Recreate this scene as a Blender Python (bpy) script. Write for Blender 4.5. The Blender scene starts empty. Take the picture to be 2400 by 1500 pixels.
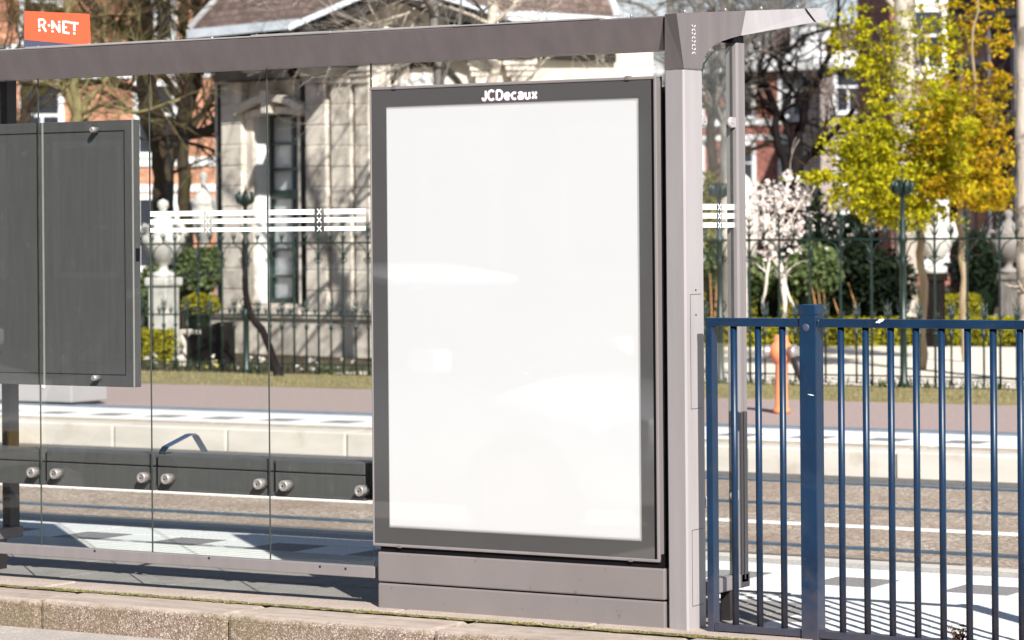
import bpy, math, random
from mathutils import Vector, Matrix
R = math.radians
PI = math.pi
S = bpy.context.scene
COL = S.collection

# ------------------------------------------------------------------ camera model (photo survey)
F = 6800.0                      # focal length in pixels of the 2400 px wide photograph
TH = R(31.5)                    # yaw of the camera away from the shelter's normal
RHO = 0.0078                    # roll
CX, CY = 1200.0, 554.0          # principal point
H = 1.49                        # eye height above the platform
DV = Vector((-math.sin(TH), math.cos(TH), 0)); RV = Vector((math.cos(TH), math.sin(TH), 0))
def ray(px, py):
    dx, dy = px-CX, CY-py
    u = dx*math.cos(RHO)+dy*math.sin(RHO); v = -dx*math.sin(RHO)+dy*math.cos(RHO)
    return DV+RV*(u/F)+Vector((0, 0, v/F))
def onY(px, py, Y):             # point of the plane y = Y seen at a pixel
    d = ray(px, py); t = Y/d.y; return Vector((d.x*t, Y, H+d.z*t))
def onX(px, py, X):
    d = ray(px, py); t = X/d.x; return Vector((X, d.y*t, H+d.z*t))
def onG(px, py, z=0.0):
    d = ray(px, py); t = (z-H)/d.z; return Vector((d.x*t, d.y*t, z))
def atD(px, py, D):             # point at a depth along the view
    d = ray(px, py); return Vector((d.x*D, d.y*D, H+d.z*D))

cam = bpy.data.cameras.new('camera'); co = bpy.data.objects.new('camera', cam); COL.objects.link(co)
cam.sensor_width = 36; cam.lens = F/2400*36; cam.shift_y = -(750-CY)/2400
cam.clip_start = .1; cam.clip_end = 2000
cam.dof.use_dof = True; cam.dof.focus_distance = 11.3; cam.dof.aperture_fstop = 5.6
zax = -DV; up = Vector((0, 0, 1))
upr = up*math.cos(RHO)+RV*math.sin(RHO)      # camera rolled clockwise
xr = upr.cross(zax)
m = Matrix((( xr.x, upr.x, zax.x, 0), (xr.y, upr.y, zax.y, 0), (xr.z, upr.z, zax.z, H), (0, 0, 0, 1)))
co.matrix_world = m
S.camera = co

# ------------------------------------------------------------------ light
SUNH = Vector((.741, -.672, 0)).normalized(); EL = R(34.6)
SUN = SUNH*math.cos(EL)+Vector((0, 0, math.sin(EL)))
W = bpy.data.worlds.new('World'); S.world = W; W.use_nodes = True
nt = W.node_tree; bg = nt.nodes['Background']
sky = nt.nodes.new('ShaderNodeTexSky'); sky.sky_type = 'NISHITA'; sky.sun_disc = False
sky.sun_elevation = EL; sky.sun_rotation = math.atan2(SUN.x, SUN.y); sky.air_density = 1.0; sky.dust_density = .6; sky.ozone_density = 3.0
tcw = nt.nodes.new('ShaderNodeTexCoord'); sp_w = nt.nodes.new('ShaderNodeSeparateXYZ'); nt.links.new(tcw.outputs['Generated'], sp_w.inputs[0])
mrw = nt.nodes.new('ShaderNodeMapRange'); mrw.inputs[1].default_value = .10; mrw.inputs[2].default_value = .45; mrw.inputs[3].default_value = 1; mrw.inputs[4].default_value = 0; nt.links.new(sp_w.outputs[2], mrw.inputs[0])
nzw = nt.nodes.new('ShaderNodeTexNoise'); nzw.inputs['Scale'].default_value = 9; nzw.inputs['Detail'].default_value = 6
mpw = nt.nodes.new('ShaderNodeMapping'); mpw.inputs['Scale'].default_value = (1, 1, 3); nt.links.new(tcw.outputs['Generated'], mpw.inputs[0]); nt.links.new(mpw.outputs[0], nzw.inputs['Vector'])
crw = nt.nodes.new('ShaderNodeValToRGB'); crw.color_ramp.elements[0].position = .33; crw.color_ramp.elements[1].position = .62; nt.links.new(nzw.outputs[0], crw.inputs[0])
muw = nt.nodes.new('ShaderNodeMath'); muw.operation = 'MULTIPLY'; nt.links.new(mrw.outputs[0], muw.inputs[0]); nt.links.new(crw.outputs[0], muw.inputs[1])
mxw = nt.nodes.new('ShaderNodeMix'); mxw.data_type = 'RGBA'; nt.links.new(muw.outputs[0], mxw.inputs[0]); nt.links.new(sky.outputs[0], mxw.inputs[6]); mxw.inputs[7].default_value = (11.5, 12, 12.5, 1)
nt.links.new(mxw.outputs[2], bg.inputs[0]); bg.inputs[1].default_value = 0.05
sl = bpy.data.lights.new('sun', 'SUN'); sl.energy = 5.0; sl.angle = R(.53); sl.color = (1, .955, .89)
so = bpy.data.objects.new('sun', sl); COL.objects.link(so)
so.rotation_euler = SUN.to_track_quat('Z', 'Y').to_euler()
S.view_settings.view_transform = 'Standard'; S.view_settings.look = 'None'
S.view_settings.exposure = 0.80; S.view_settings.gamma = 1.0

# ------------------------------------------------------------------ materials
def lin(c): return tuple(((v/12.92) if v <= .04045 else ((v+.055)/1.055)**2.4) for v in c)
class N:
    def __init__(s, name):
        s.m = bpy.data.materials.new(name); s.m.use_nodes = True; s.t = s.m.node_tree
        s.b = s.t.nodes['Principled BSDF']; s.out = s.t.nodes['Material Output']
        s.tc = s.t.nodes.new('ShaderNodeTexCoord')
    def n(s, typ, **k):
        x = s.t.nodes.new('ShaderNode'+typ)
        for a, v in k.items(): setattr(x, a, v)
        return x
    def l(s, a, b): s.t.links.new(a, b)
    def noise(s, scale, detail=4, rough=.55, vec=None, stretch=None):
        x = s.n('TexNoise'); x.inputs['Scale'].default_value = scale; x.inputs['Detail'].default_value = detail
        x.inputs['Roughness'].default_value = rough
        v = vec or s.tc.outputs['Object']
        if stretch:
            mp = s.n('Mapping'); mp.inputs['Scale'].default_value = stretch; s.l(v, mp.inputs[0]); v = mp.outputs[0]
        s.l(v, x.inputs['Vector']); return x.outputs[0]
    def ramp(s, fac, stops, interp='LINEAR'):
        r = s.n('ValToRGB'); r.color_ramp.interpolation = interp
        e = r.color_ramp.elements
        while len(e) < len(stops): e.new(.5)
        for i, (p, c) in enumerate(stops):
            e[i].position = p; e[i].color = (*c, 1) if len(c) == 3 else c
        s.l(fac, r.inputs[0]); return r.outputs[0]
    def mix(s, fac, a, b, blend='MIX'):
        x = s.n('Mix', data_type='RGBA', blend_type=blend)
        if isinstance(fac, (int, float)): x.inputs[0].default_value = fac
        else: s.l(fac, x.inputs[0])
        for i, v in ((6, a), (7, b)):
            if isinstance(v, tuple): x.inputs[i].default_value = (*v, 1) if len(v) == 3 else v
            else: s.l(v, x.inputs[i])
        return x.outputs[2]
    def bump(s, h, strength=.3, dist=.01):
        x = s.n('Bump'); x.inputs['Strength'].default_value = strength; x.inputs['Distance'].default_value = dist
        s.l(h, x.inputs['Height']); s.l(x.outputs[0], s.b.inputs['Normal'])
    def color(s, c):
        if isinstance(c, tuple): s.b.inputs['Base Color'].default_value = (*c, 1)
        else: s.l(c, s.b.inputs['Base Color'])
    def set(s, **k):
        for a, v in k.items(): s.b.inputs[a.replace('_', ' ')].default_value = v
        return s
G3 = lambda v: (v, v, v)
def mottled(name, c, amt=.18, scale=6, rough=.5, fine=0, metal=0, bump=0, stretch=None, dirt=None, coat=0):
    """paint / stone / metal with slight cloudy variation, optional fine grain and dirt patches"""
    n = N(name)
    a = tuple(v*(1-amt) for v in c); b = tuple(min(v*(1+amt), 1) for v in c)
    col = n.ramp(n.noise(scale, 6, .6, stretch=stretch), [(.3, a), (.7, b)])
    if fine:
        g = n.noise(fine, 2, .5); col = n.mix(.55, col, n.ramp(g, [(.3, tuple(v*.55 for v in c)), (.7, tuple(min(v*1.5, 1) for v in c))]))
        if bump: n.bump(g, bump, .004)
    elif bump: n.bump(n.noise(scale*12, 4), bump, .003)
    if dirt:
        dc, lo, hi, ds = dirt
        col = n.mix(n.ramp(n.noise(ds, 7, .7), [(lo, (0, 0, 0)), (hi, (1, 1, 1))]), col, dc)
    n.color(col); n.set(Roughness=rough, Metallic=metal)
    if rough > .55 and not coat: n.b.inputs['Specular IOR Level'].default_value = .12
    if coat: n.b.inputs['Coat Weight'].default_value = coat; n.b.inputs['Coat Roughness'].default_value = .02; n.b.inputs['Coat IOR'].default_value = 1.6
    return n.m
M = {}
M['mauve'] = mottled('mauve_metal_paint', (.162, .140, .144), .13, 13, .42, bump=.05, stretch=(1, 1, .10), dirt=((.15, .125, .12), .60, .82, 9))
M['mauve_light'] = mottled('light_mauve_paint', (.36, .336, .345), .08, 4, .38, stretch=(3, 3, .3), dirt=((.24, .21, .21), .66, .84, 7))
M['mauve_mid'] = mottled('mid_mauve_paint', (.215, .197, .200), .08, 5, .4, stretch=(3, 3, .3), dirt=((.16, .14, .135), .66, .84, 7))
M['plinth'] = mottled('scuffed_plinth_paint', (.19, .170, .170), .07, 3, .5, dirt=((.11, .092, .09), .62, .70, 15))
M['case_grey'] = mottled('charcoal_case_paint', (.076, .077, .077), .12, 8, .45, bump=.05, stretch=(6, 6, .4), dirt=((.15, .145, .14), .6, .8, 14))
M['case_edge'] = mottled('aluminium_and_highlight', (.30, .29, .285), .12, 8, .35)
M['border'] = mottled('grey_printed_border', (.062, .062, .063), .05, 3, .6, coat=1.0)
M['poster'] = mottled('white_poster_paper', (.555, .57, .585), .01, 2, .6, coat=1.0)
M['poster'].node_tree.nodes['Principled BSDF'].inputs['Coat IOR'].default_value = 1.85; M['border'].node_tree.nodes['Principled BSDF'].inputs['Coat IOR'].default_value = 1.85
M['black'] = mottled('black_rubber_and_gap_shade', (.006, .005, .007), .2, 8, .7)
M['dark'] = mottled('dark_steel_and_shade', (.022, .018, .02), .2, 8, .5)
M['chrome'] = mottled('brushed_steel', (.36, .34, .33), .15, 40, .4, metal=.5)
M['armrest'] = mottled('sky_tinted_steel', (.42, .50, .62), .1, 10, .25, metal=1)  # blue of the reflected sky put into the metal colour
M['letter'] = mottled('white_enamel_lettering', (.86, .84, .88), .02, 5, .4)
M['pinkline'] = mottled('magenta_letter_edge', (.25, .03, .16), .02, 5, .4)
M['decal'] = mottled('white_glass_decal', (.82, .83, .83), .04, 20, .5)
M['orange'] = mottled('orange_red_sign_paint', (.80, .085, .03), .05, 4, .45)
M['navy'] = mottled('navy_sign_paint', (.05, .055, .10), .08, 4, .45)
n = N('dotted_poster_edge')
ck = n.n('TexChecker'); ck.inputs['Scale'].default_value = 160; n.l(n.tc.outputs['Object'], ck.inputs['Vector'])
ck.inputs[1].default_value = (.6, .6, .6, 1); ck.inputs[2].default_value = (.02, .02, .02, 1); n.color(ck.outputs[0]); M['dots'] = n.m
# blue rail paint: glossy with chips and ground dirt
n = N('blue_gloss_paint')
c = n.ramp(n.noise(5, 6), [(.3, (.001, .014, .042)), (.7, (.0015, .026, .072))])
c = n.mix(n.ramp(n.noise(38, 4, .7), [(.735, (0, 0, 0)), (.75, (1, 1, 1))]), c, (.40, .42, .44))
c = n.mix(n.ramp(n.noise(14, 6, .75), [(.52, (0, 0, 0)), (.8, (.55, .55, .55))]), c, (.035, .04, .055))
sx = n.n('SeparateXYZ'); n.l(n.tc.outputs['Object'], sx.inputs[0]); ma = n.n('Math', operation='MULTIPLY_ADD'); n.l(n.noise(22, 5, .7), ma.inputs[0]); ma.inputs[1].default_value = .5; n.l(sx.outputs[2], ma.inputs[2])
c = n.mix(n.ramp(ma.outputs[0], [(.26, (.6, .6, .6)), (.52, (0, 0, 0))]), c, (.075, .062, .07))
n.color(c); n.set(Roughness=.4); n.bump(n.noise(30, 3), .1, .002); M['blue'] = n.m
# glass
def glass(name, tint, mir=.9, ior=1.6):
    n = N(name); tr = n.n('BsdfTransparent'); tr.inputs[0].default_value = (*tint, 1)
    gl = n.n('BsdfGlossy'); gl.inputs['Roughness'].default_value = .0; gl.inputs[0].default_value = (mir, mir, mir, 1)
    fr = n.n('Fresnel'); fr.inputs[0].default_value = ior
    ge = n.n('NewGeometry'); iv = n.n('Math', operation='SUBTRACT'); iv.inputs[0].default_value = 1; n.l(ge.outputs['Backfacing'], iv.inputs[1])
    fm_ = n.n('Math', operation='MULTIPLY'); n.l(fr.outputs[0], fm_.inputs[0]); n.l(iv.outputs[0], fm_.inputs[1])
    mx = n.n('MixShader'); n.l(fm_.outputs[0], mx.inputs[0]); n.l(tr.outputs[0], mx.inputs[1]); n.l(gl.outputs[0], mx.inputs[2])
    df = n.n('BsdfDiffuse'); df.inputs[0].default_value = (.7, .7, .68, 1)
    m2 = n.n('MixShader')
    n.l(n.ramp(n.noise(3, 8, .8, stretch=(1, 1, .2)), [(.55, (.002,)*3), (.8, (.016,)*3)]), m2.inputs[0])
    n.l(mx.outputs[0], m2.inputs[1]); n.l(df.outputs[0], m2.inputs[2])
    n.l(m2.outputs[0], n.out.inputs[0]); return n.m
M['glass'] = glass('clear_shelter_glass', (.965, .975, .97))
M['glass_edge'] = mottled('green_glass_edge', (.05, .06, .055), .3, 20, .25)
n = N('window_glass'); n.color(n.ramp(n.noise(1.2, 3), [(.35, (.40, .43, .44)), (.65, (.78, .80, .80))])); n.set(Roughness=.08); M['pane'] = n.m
n = N('far_window_glass'); n.color((.03, .035, .045)); n.set(Roughness=.05); M['farpane'] = n.m
# stone of the pavilion
def ashlar(name, base, row=.34, brick=.9, mortar=.012, dark=.35, var=.2):
    n = N(name)
    bt = n.n('TexBrick'); bt.offset = .5
    for a, v in (('Scale', 1.0), ('Mortar Size', mortar), ('Brick Width', brick), ('Row Height', row), ('Mortar Smooth', .2), ('Bias', 0)): bt.inputs[a].default_value = v
    bt.inputs['Color1'].default_value = (*[v*(1-var) for v in base], 1); bt.inputs['Color2'].default_value = (*[min(1, v*(1+var)) for v in base], 1)
    bt.inputs['Mortar'].default_value = (*[v*dark for v in base], 1)
    sx = n.n('SeparateXYZ'); n.l(n.tc.outputs['Object'], sx.inputs[0])
    ad = n.n('Math', operation='ADD'); n.l(sx.outputs[0], ad.inputs[0]); n.l(sx.outputs[1], ad.inputs[1])
    cb = n.n('CombineXYZ'); n.l(ad.outputs[0], cb.inputs[0]); n.l(sx.outputs[2], cb.inputs[1]); n.l(cb.outputs[0], bt.inputs['Vector'])
    c = n.mix(n.ramp(n.noise(2.2, 7, .7), [(.42, (0, 0, 0)), (.66, (.8, .8, .8))]), bt.outputs[0], tuple(v*.42 for v in base))
    n.color(c); n.set(Roughness=.8); n.b.inputs['Specular IOR Level'].default_value = .12; n.bump(bt.outputs[1], -.5, .01); return n.m
M['stone'] = ashlar('weathered_sandstone', (.70, .63, .55), .36, 1.6, .012, .3, .12)
M['stone_plain'] = mottled('pale_sandstone_trim', (.72, .65, .57), .2, 3, .8, dirt=((.19, .165, .15), .48, .74, 2.5))
M['cream'] = mottled('cream_stucco', (.68, .62, .53), .08, 3, .8)
M['pink_plaster'] = mottled('pinkish_plaster', (.34, .285, .27), .2, .8, .8)
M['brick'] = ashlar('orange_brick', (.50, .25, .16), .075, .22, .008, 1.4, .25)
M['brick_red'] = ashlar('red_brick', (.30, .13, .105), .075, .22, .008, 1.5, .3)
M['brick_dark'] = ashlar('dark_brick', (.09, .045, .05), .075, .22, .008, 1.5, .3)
M['slate'] = ashlar('brown_slate_roof', (.17, .125, .11), .09, .16, .008, .5, .3)
M['white'] = mottled('white_painted_trim', (.78, .79, .80), .06, 5, .5)
M['zinc'] = mottled('pale_zinc_gutter', (.62, .68, .74), .12, 3, .4)
M['soffit'] = mottled('dark_soffit_tone', (.03, .026, .024), .2, 5, .7)
M['green_frame'] = mottled('dark_green_window_paint', (.008, .035, .028), .15, 6, .3)
M['iron'] = mottled('dark_green_iron', (.008, .022, .018), .35, 12, .4)
M['statue'] = mottled('white_marble_urn', (.52, .51, .48), .12, 5, .7, dirt=((.35, .33, .3), .5, .8, 6))
M['dull'] = mottled('shaded_trim', (.11, .105, .12), .15, 4, .7)
M['statue_dull'] = mottled('grey_stone_urn', (.24, .22, .205), .15, 5, .8)
# ground materials
def speckle(name, cols, scale, rough=.9, big=None, bump=.4):
    n = N(name); v = n.n('TexVoronoi'); v.inputs['Scale'].default_value = scale
    n.l(n.tc.outputs['Object'], v.inputs['Vector'])
    sp = n.n('SeparateColor'); n.l(v.outputs['Color'], sp.inputs[0])
    c = n.ramp(sp.outputs[0], [(i/(len(cols)-1), k) for i, k in enumerate(cols)])
    if big:
        c = n.mix(n.ramp(n.noise(big[1], 6, .65), [(.42, (0, 0, 0)), (.66, (.75, .75, .75))]), c, big[0])
    n.color(c); n.set(Roughness=rough); n.b.inputs['Specular IOR Level'].default_value = .12; n.bump(v.outputs['Distance'], bump, .004); return n.m
M['road'] = speckle('pale_road_asphalt', [(.26, .23, .21), (.42, .38, .35), (.60, .56, .53)], 220, big=((.34, .31, .29), 3))
M['track'] = speckle('gravelly_track_asphalt', [(.14, .11, .085), (.31, .25, .20), (.36, .30, .24), (.58, .51, .44)], 60, big=((.26, .19, .145), 1.2))
M['gutter'] = speckle('grey_gutter_asphalt', [(.10, .098, .095), (.17, .165, .16)], 60)
M['kerb'] = None
n = N('mossy_kerb_concrete')
v = n.n('TexVoronoi'); v.inputs['Scale'].default_value = 210; n.l(n.tc.outputs['Object'], v.inputs['Vector'])
sp = n.n('SeparateColor'); n.l(v.outputs['Color'], sp.inputs[0])
rough_c = n.ramp(sp.outputs[0], [(0, (.10, .072, .055)), (.35, (.19, .14, .11)), (.8, (.29, .225, .185)), (1, (.55, .47, .40))])
rough_c = n.mix(n.ramp(n.noise(2.4, 5, .6), [(.45, (0, 0, 0)), (.66, (.6, .6, .6))]), rough_c, n.ramp(sp.outputs[1], [(0, (.06, .05, .015)), (1, (.20, .16, .07))]))
smooth_c = n.ramp(n.noise(9, 7, .65, stretch=(.35, 1.5, 1)), [(.3, (.29, .235, .20)), (.7, (.47, .395, .345))])
smooth_c = n.mix(n.ramp(n.noise(60, 3, .6), [(.62, (0, 0, 0)), (.75, (.6, .6, .6))]), smooth_c, (.20, .17, .14))
sx = n.n('SeparateXYZ'); n.l(n.tc.outputs['Object'], sx.inputs[0])
nz = n.n('Math', operation='MULTIPLY_ADD'); n.l(n.noise(14, 5, .7), nz.inputs[0]); nz.inputs[1].default_value = .045; n.l(sx.outputs[2], nz.inputs[2])
c = n.mix(n.ramp(nz.outputs[0], [(.005, (1, 1, 1)), (.022, (0, 0, 0))]), smooth_c, rough_c)
n.color(c); n.set(Roughness=.9); n.bump(v.outputs['Distance'], .35, .003); M['kerb'] = n.m
M['paver'] = mottled('beige_kerb_paver', (.40, .335, .29), .22, 8, .9, fine=160, bump=.25, dirt=((.23, .2, .15), .58, .75, 5))
M['slab'] = mottled('grey_platform_slab', (.27, .255, .24), .2, 7, .9, fine=120, bump=.2, dirt=((.16, .15, .13), .55, .75, 6))
M['moss'] = speckle('joint_moss', [(.07, .075, .02), (.22, .20, .06), (.12, .10, .05), (.36, .31, .18)], 110)
M['tile_w'] = mottled('white_platform_tile', (.72, .72, .69), .06, 4, .8, fine=90, dirt=((.45, .44, .41), .6, .8, 4))
M['tile_g'] = mottled('grey_platform_tile', (.23, .22, .22), .08, 4, .8, fine=90)
M['tile_s'] = mottled('small_grey_setts', (.40, .385, .36), .15, 8, .85, fine=60)
M['rib'] = mottled('white_tactile_rib', (.58, .59, .57), .06, 6, .8)
M['concrete'] = mottled('pale_concrete_edge', (.56, .525, .475), .12, 3, .85, dirt=((.38, .33, .26), .55, .8, 2), stretch=(.4, 1, 2))
M['stone_edge'] = mottled('stained_platform_edge', (.36, .31, .25), .2, 4, .9)
M['brickpath'] = ashlar('mauve_brick_paving', (.36, .265, .25), .11, .22, .01, .6, .2)
n = N('mauve_brick_path'); n.color(n.mix(n.ramp(n.noise(1.0, 6, .7), [(.35, (0, 0, 0)), (.7, (.7, .7, .7))]), n.ramp(n.noise(30, 3), [(.3, (.27, .195, .185)), (.7, (.42, .32, .30))]), (.33, .27, .24)))
n.set(Roughness=.9); M['brickpath'] = n.m
M['bluekerb'] = mottled('blue_grey_kerb', (.17, .20, .24), .15, 6, .7)
n = N('worn_grass'); c = n.ramp(n.noise(5, 8, .75, stretch=(.25, 1.6, 1)), [(.3, (.13, .105, .035)), (.5, (.27, .23, .10)), (.7, (.42, .35, .21))])
n.color(n.mix(n.ramp(n.noise(60, 3), [(.45, (0, 0, 0)), (.7, (.5, .5, .5))]), c, (.10, .11, .02))); n.set(Roughness=.95); n.bump(n.noise(80, 3), .8, .02); M['grass'] = n.m
M['sand'] = mottled('pale_shell_path', (.70, .63, .54), .06, 1.5, .95, fine=30)
M['soil'] = mottled('dark_garden_soil', (.07, .055, .035), .3, 2, .95, fine=20)
M['steel'] = mottled('blue_steel_rail', (.09, .14, .20), .2, 20, .35, metal=.4)
M['line'] = mottled('white_road_line', (.78, .77, .73), .1, 6, .8, fine=80)
M['hydrant'] = mottled('faded_orange_hydrant', (.80, .27, .12), .08, 9, .5)
M['reed'] = mottled('tan_reed_stalk', (.46, .24, .10), .2, 9, .7)
M['cabinet'] = mottled('grey_cabinet_paint', (.33, .32, .325), .05, 3, .5)
def bark(name, a, b, scale=9, stretch=(1, 1, .25), patch=None):
    n = N(name); c = n.ramp(n.noise(scale, 7, .7, stretch=stretch), [(.3, a), (.7, b)])
    if patch: c = n.mix(n.ramp(n.noise(patch[1], 4, .6), [(.5, (0, 0, 0)), (.58, (1, 1, 1))]), c, patch[0])
    n.color(c); n.set(Roughness=.9); n.b.inputs['Specular IOR Level'].default_value = .08; n.bump(n.noise(scale*2, 5, stretch=stretch), .6, .03); return n.m
M['bark_brown'] = bark('dark_brown_bark', (.022, .015, .010), (.085, .062, .042), patch=((.06, .052, .018), 2))
M['bark_moss'] = bark('mossy_bark', (.12, .10, .045), (.30, .26, .13))
M['bark_pale'] = bark('pale_plane_bark', (.30, .25, .20), (.62, .56, .48), 5, patch=((.20, .17, .14), 3.5))
M['bark_black'] = bark('black_bark', (.005, .004, .004), (.022, .017, .016))
M['bark_white'] = bark('white_stem_bark', (.50, .44, .38), (.78, .72, .66))
M['bark_grey'] = bark('grey_bark', (.10, .09, .08), (.26, .24, .22))
M['bark_tan'] = bark('tan_young_bark', (.20, .15, .09), (.42, .33, .22)); M['bark_twig'] = bark('dark_twig_bark', (.05, .035, .025), (.13, .09, .06))
def leafmat(name, cols, trans=.4, rough=.5):
    n = N(name); g = n.n('NewGeometry')
    c = n.ramp(g.outputs['Random Per Island'], [(i/max(1, len(cols)-1), k) for i, k in enumerate(cols)])
    d = n.n('BsdfDiffuse'); t = n.n('BsdfTranslucent'); x = n.n('MixShader'); x.inputs[0].default_value = trans
    n.l(c, d.inputs[0]); n.l(c, t.inputs[0]); n.l(d.outputs[0], x.inputs[1]); n.l(t.outputs[0], x.inputs[2])
    n.l(x.outputs[0], n.out.inputs[0]); return n.m
M['leaf_yg'] = leafmat('yellow_green_leaves', [(.13, .155, .012), (.33, .33, .018), (.54, .50, .022), (.66, .55, .03)])
M['leaf_or'] = leafmat('orange_yellow_leaves', [(.20, .18, .010), (.36, .30, .012), (.60, .42, .02), (.60, .30, .04)])
M['leaf_hedge'] = leafmat('yellow_hedge_leaves', [(.12, .12, .015), (.32, .30, .02), (.50, .44, .04)], .3)
M['leaf_green'] = leafmat('green_shrub_leaves', [(.03, .05, .018), (.10, .14, .05), (.22, .26, .12)], .25)
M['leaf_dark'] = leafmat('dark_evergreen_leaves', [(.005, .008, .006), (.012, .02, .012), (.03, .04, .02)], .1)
M['leaf_brown'] = leafmat('red_brown_leaves', [(.08, .03, .02), (.18, .07, .05), (.12, .10, .04)], .2)
M['blossom'] = leafmat('white_blossom', [(.80, .74, .72), (.86, .84, .80), (.82, .66, .66)], .3)
M['flower_y'] = leafmat('yellow_flowers', [(.75, .60, .02), (.85, .80, .25)], .3)
M['car_paint'] = mottled('silver_car_paint', (.74, .75, .77), .02, 2, .25, coat=1.0)
M['car_dark'] = mottled('dark_car_glass', (.012, .014, .018), .1, 4, .08)
M['tyre'] = mottled('tyre_rubber', (.02, .02, .02), .1, 8, .8)
M['plate'] = mottled('yellow_number_plate', (.75, .45, .03), .02, 4, .5)

# ------------------------------------------------------------------ mesh builder
class MB:
    def __init__(s): s.v = []; s.f = []; s.mi = []; s.sm = []
    def add(s, vs, fs, mi=0, smooth=False):
        o = len(s.v); s.v += [tuple(v) for v in vs]
        for f in fs: s.f.append(tuple(i+o for i in f)); s.mi.append(mi); s.sm.append(smooth)
        return s
    def box(s, x0, x1, y0, y1, z0, z1, mi=0, sides=None):
        v = [(x0, y0, z0), (x1, y0, z0), (x1, y1, z0), (x0, y1, z0), (x0, y0, z1), (x1, y0, z1), (x1, y1, z1), (x0, y1, z1)]
        f = [(0, 3, 2, 1), (4, 5, 6, 7), (0, 1, 5, 4), (2, 3, 7, 6), (1, 2, 6, 5), (3, 0, 4, 7)]
        if sides is None: return s.add(v, f, mi)
        for i, k in enumerate(f): s.add(v, [k], sides if i in (0, 1, 4, 5) else mi)
        return s
    def bbox(s, x0, x1, y0, y1, z0, z1, b=.005, mi=0):     # bevelled box
        import bmesh
        bm = bmesh.new(); g = bmesh.ops.create_cube(bm, size=1)
        for v in bm.verts: v.co = Vector(((x0+x1)/2+v.co.x*(x1-x0), (y0+y1)/2+v.co.y*(y1-y0), (z0+z1)/2+v.co.z*(z1-z0)))
        bmesh.ops.bevel(bm, geom=bm.edges[:], offset=b, segments=2, affect='EDGES', profile=.5)
        bm.verts.index_update()
        s.add([v.co[:] for v in bm.verts], [[v.index for v in f.verts] for f in bm.faces], mi); bm.free(); return s
    def prism(s, pts, a, b, axis='x', mi=0):               # polygon extruded along an axis; pts in the two other axes
        def P(p, t): return {'x': (t, p[0], p[1]), 'y': (p[0], t, p[1]), 'z': (p[0], p[1], t)}[axis]
        n = len(pts); v = [P(p, a) for p in pts]+[P(p, b) for p in pts]
        f = [tuple(range(n))[::-1], tuple(range(n, 2*n))]+[(i, (i+1) % n, n+(i+1) % n, n+i) for i in range(n)]
        return s.add(v, f, mi)
    def tube(s, pts, rad, n=8, mi=0, cap=True, smooth=True, flat=1.0):
        pts = [Vector(p) for p in pts]
        if isinstance(rad, (int, float)): rad = [rad]*len(pts)
        o = len(s.v); prev = None
        for i, p in enumerate(pts):
            d = (pts[min(i+1, len(pts)-1)]-pts[max(i-1, 0)])
            if d.length < 1e-9: d = Vector((0, 0, 1))
            d.normalize()
            if prev is None: a = d.orthogonal().normalized()
            else:
                a = prev-d*prev.dot(d)
                a = a.normalized() if a.length > 1e-6 else d.orthogonal().normalized()
            prev = a; b = d.cross(a)
            for k in range(n):
                t = 2*PI*k/n; s.v.append(tuple(p+(a*math.cos(t)+b*math.sin(t)*flat)*rad[i]))
        for i in range(len(pts)-1):
            for k in range(n):
                s.f.append((o+i*n+k, o+i*n+(k+1) % n, o+(i+1)*n+(k+1) % n, o+(i+1)*n+k)); s.mi.append(mi); s.sm.append(smooth)
        if cap:
            s.f.append(tuple(o+k for k in range(n))[::-1]); s.mi.append(mi); s.sm.append(False)
            e = o+(len(pts)-1)*n; s.f.append(tuple(e+k for k in range(n))); s.mi.append(mi); s.sm.append(False)
        return s
    def lathe(s, c, prof, n=16, mi=0, axis='z', smooth=True, sx=1, sy=1):   # prof: (radius, height)
        o = len(s.v)
        for r, h in prof:
            for k in range(n):
                t = 2*PI*k/n; a, b = r*math.cos(t)*sx, r*math.sin(t)*sy
                s.v.append({'z': (c[0]+a, c[1]+b, c[2]+h), 'y': (c[0]+a, c[1]+h, c[2]+b), 'x': (c[0]+h, c[1]+a, c[2]+b)}[axis])
        for i in range(len(prof)-1):
            for k in range(n):
                s.f.append((o+i*n+k, o+i*n+(k+1) % n, o+(i+1)*n+(k+1) % n, o+(i+1)*n+k)); s.mi.append(mi); s.sm.append(smooth)
        s.f.append(tuple(o+k for k in range(n))[::-1]); s.mi.append(mi); s.sm.append(False)
        e = o+(len(prof)-1)*n; s.f.append(tuple(e+k for k in range(n))); s.mi.append(mi); s.sm.append(False)
        return s
    def leaf(s, p, size, rng, mi=0, up=.0, long=1.5):
        d = Vector((rng.gauss(0, 1), rng.gauss(0, 1), rng.gauss(0, 1)+up)).normalized()
        a = d.orthogonal().normalized(); q = rng.random()*2*PI; c = d.cross(a)
        a2 = a*math.cos(q)+c*math.sin(q); c2 = d.cross(a2)
        p = Vector(p); L = a2*size*long*.5; Wd = c2*size*.5
        s.add([p-L, p+Wd*.9+d*size*.1, p+L, p-Wd*.9+d*size*.1], [(0, 1, 2, 3)], mi)
    def build(s, name, mats, parent=None, loc=None):
        me = bpy.data.meshes.new(name); me.from_pydata(s.v, [], s.f)
        if not isinstance(mats, (list, tuple)): mats = [mats]
        for m_ in mats: me.materials.append(m_)
        me.polygons.foreach_set('material_index', s.mi); me.polygons.foreach_set('use_smooth', s.sm); me.update()
        o = bpy.data.objects.new(name, me); COL.objects.link(o)
        if parent is not None: o.parent = parent
        if loc is not None: o.location = loc
        return o
def tag(o, label=None, cat=None, group=None, kind=None):
    if label: o['label'] = label
    if cat: o['category'] = cat
    if group: o['group'] = group
    if kind: o['kind'] = kind
    return o
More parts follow.
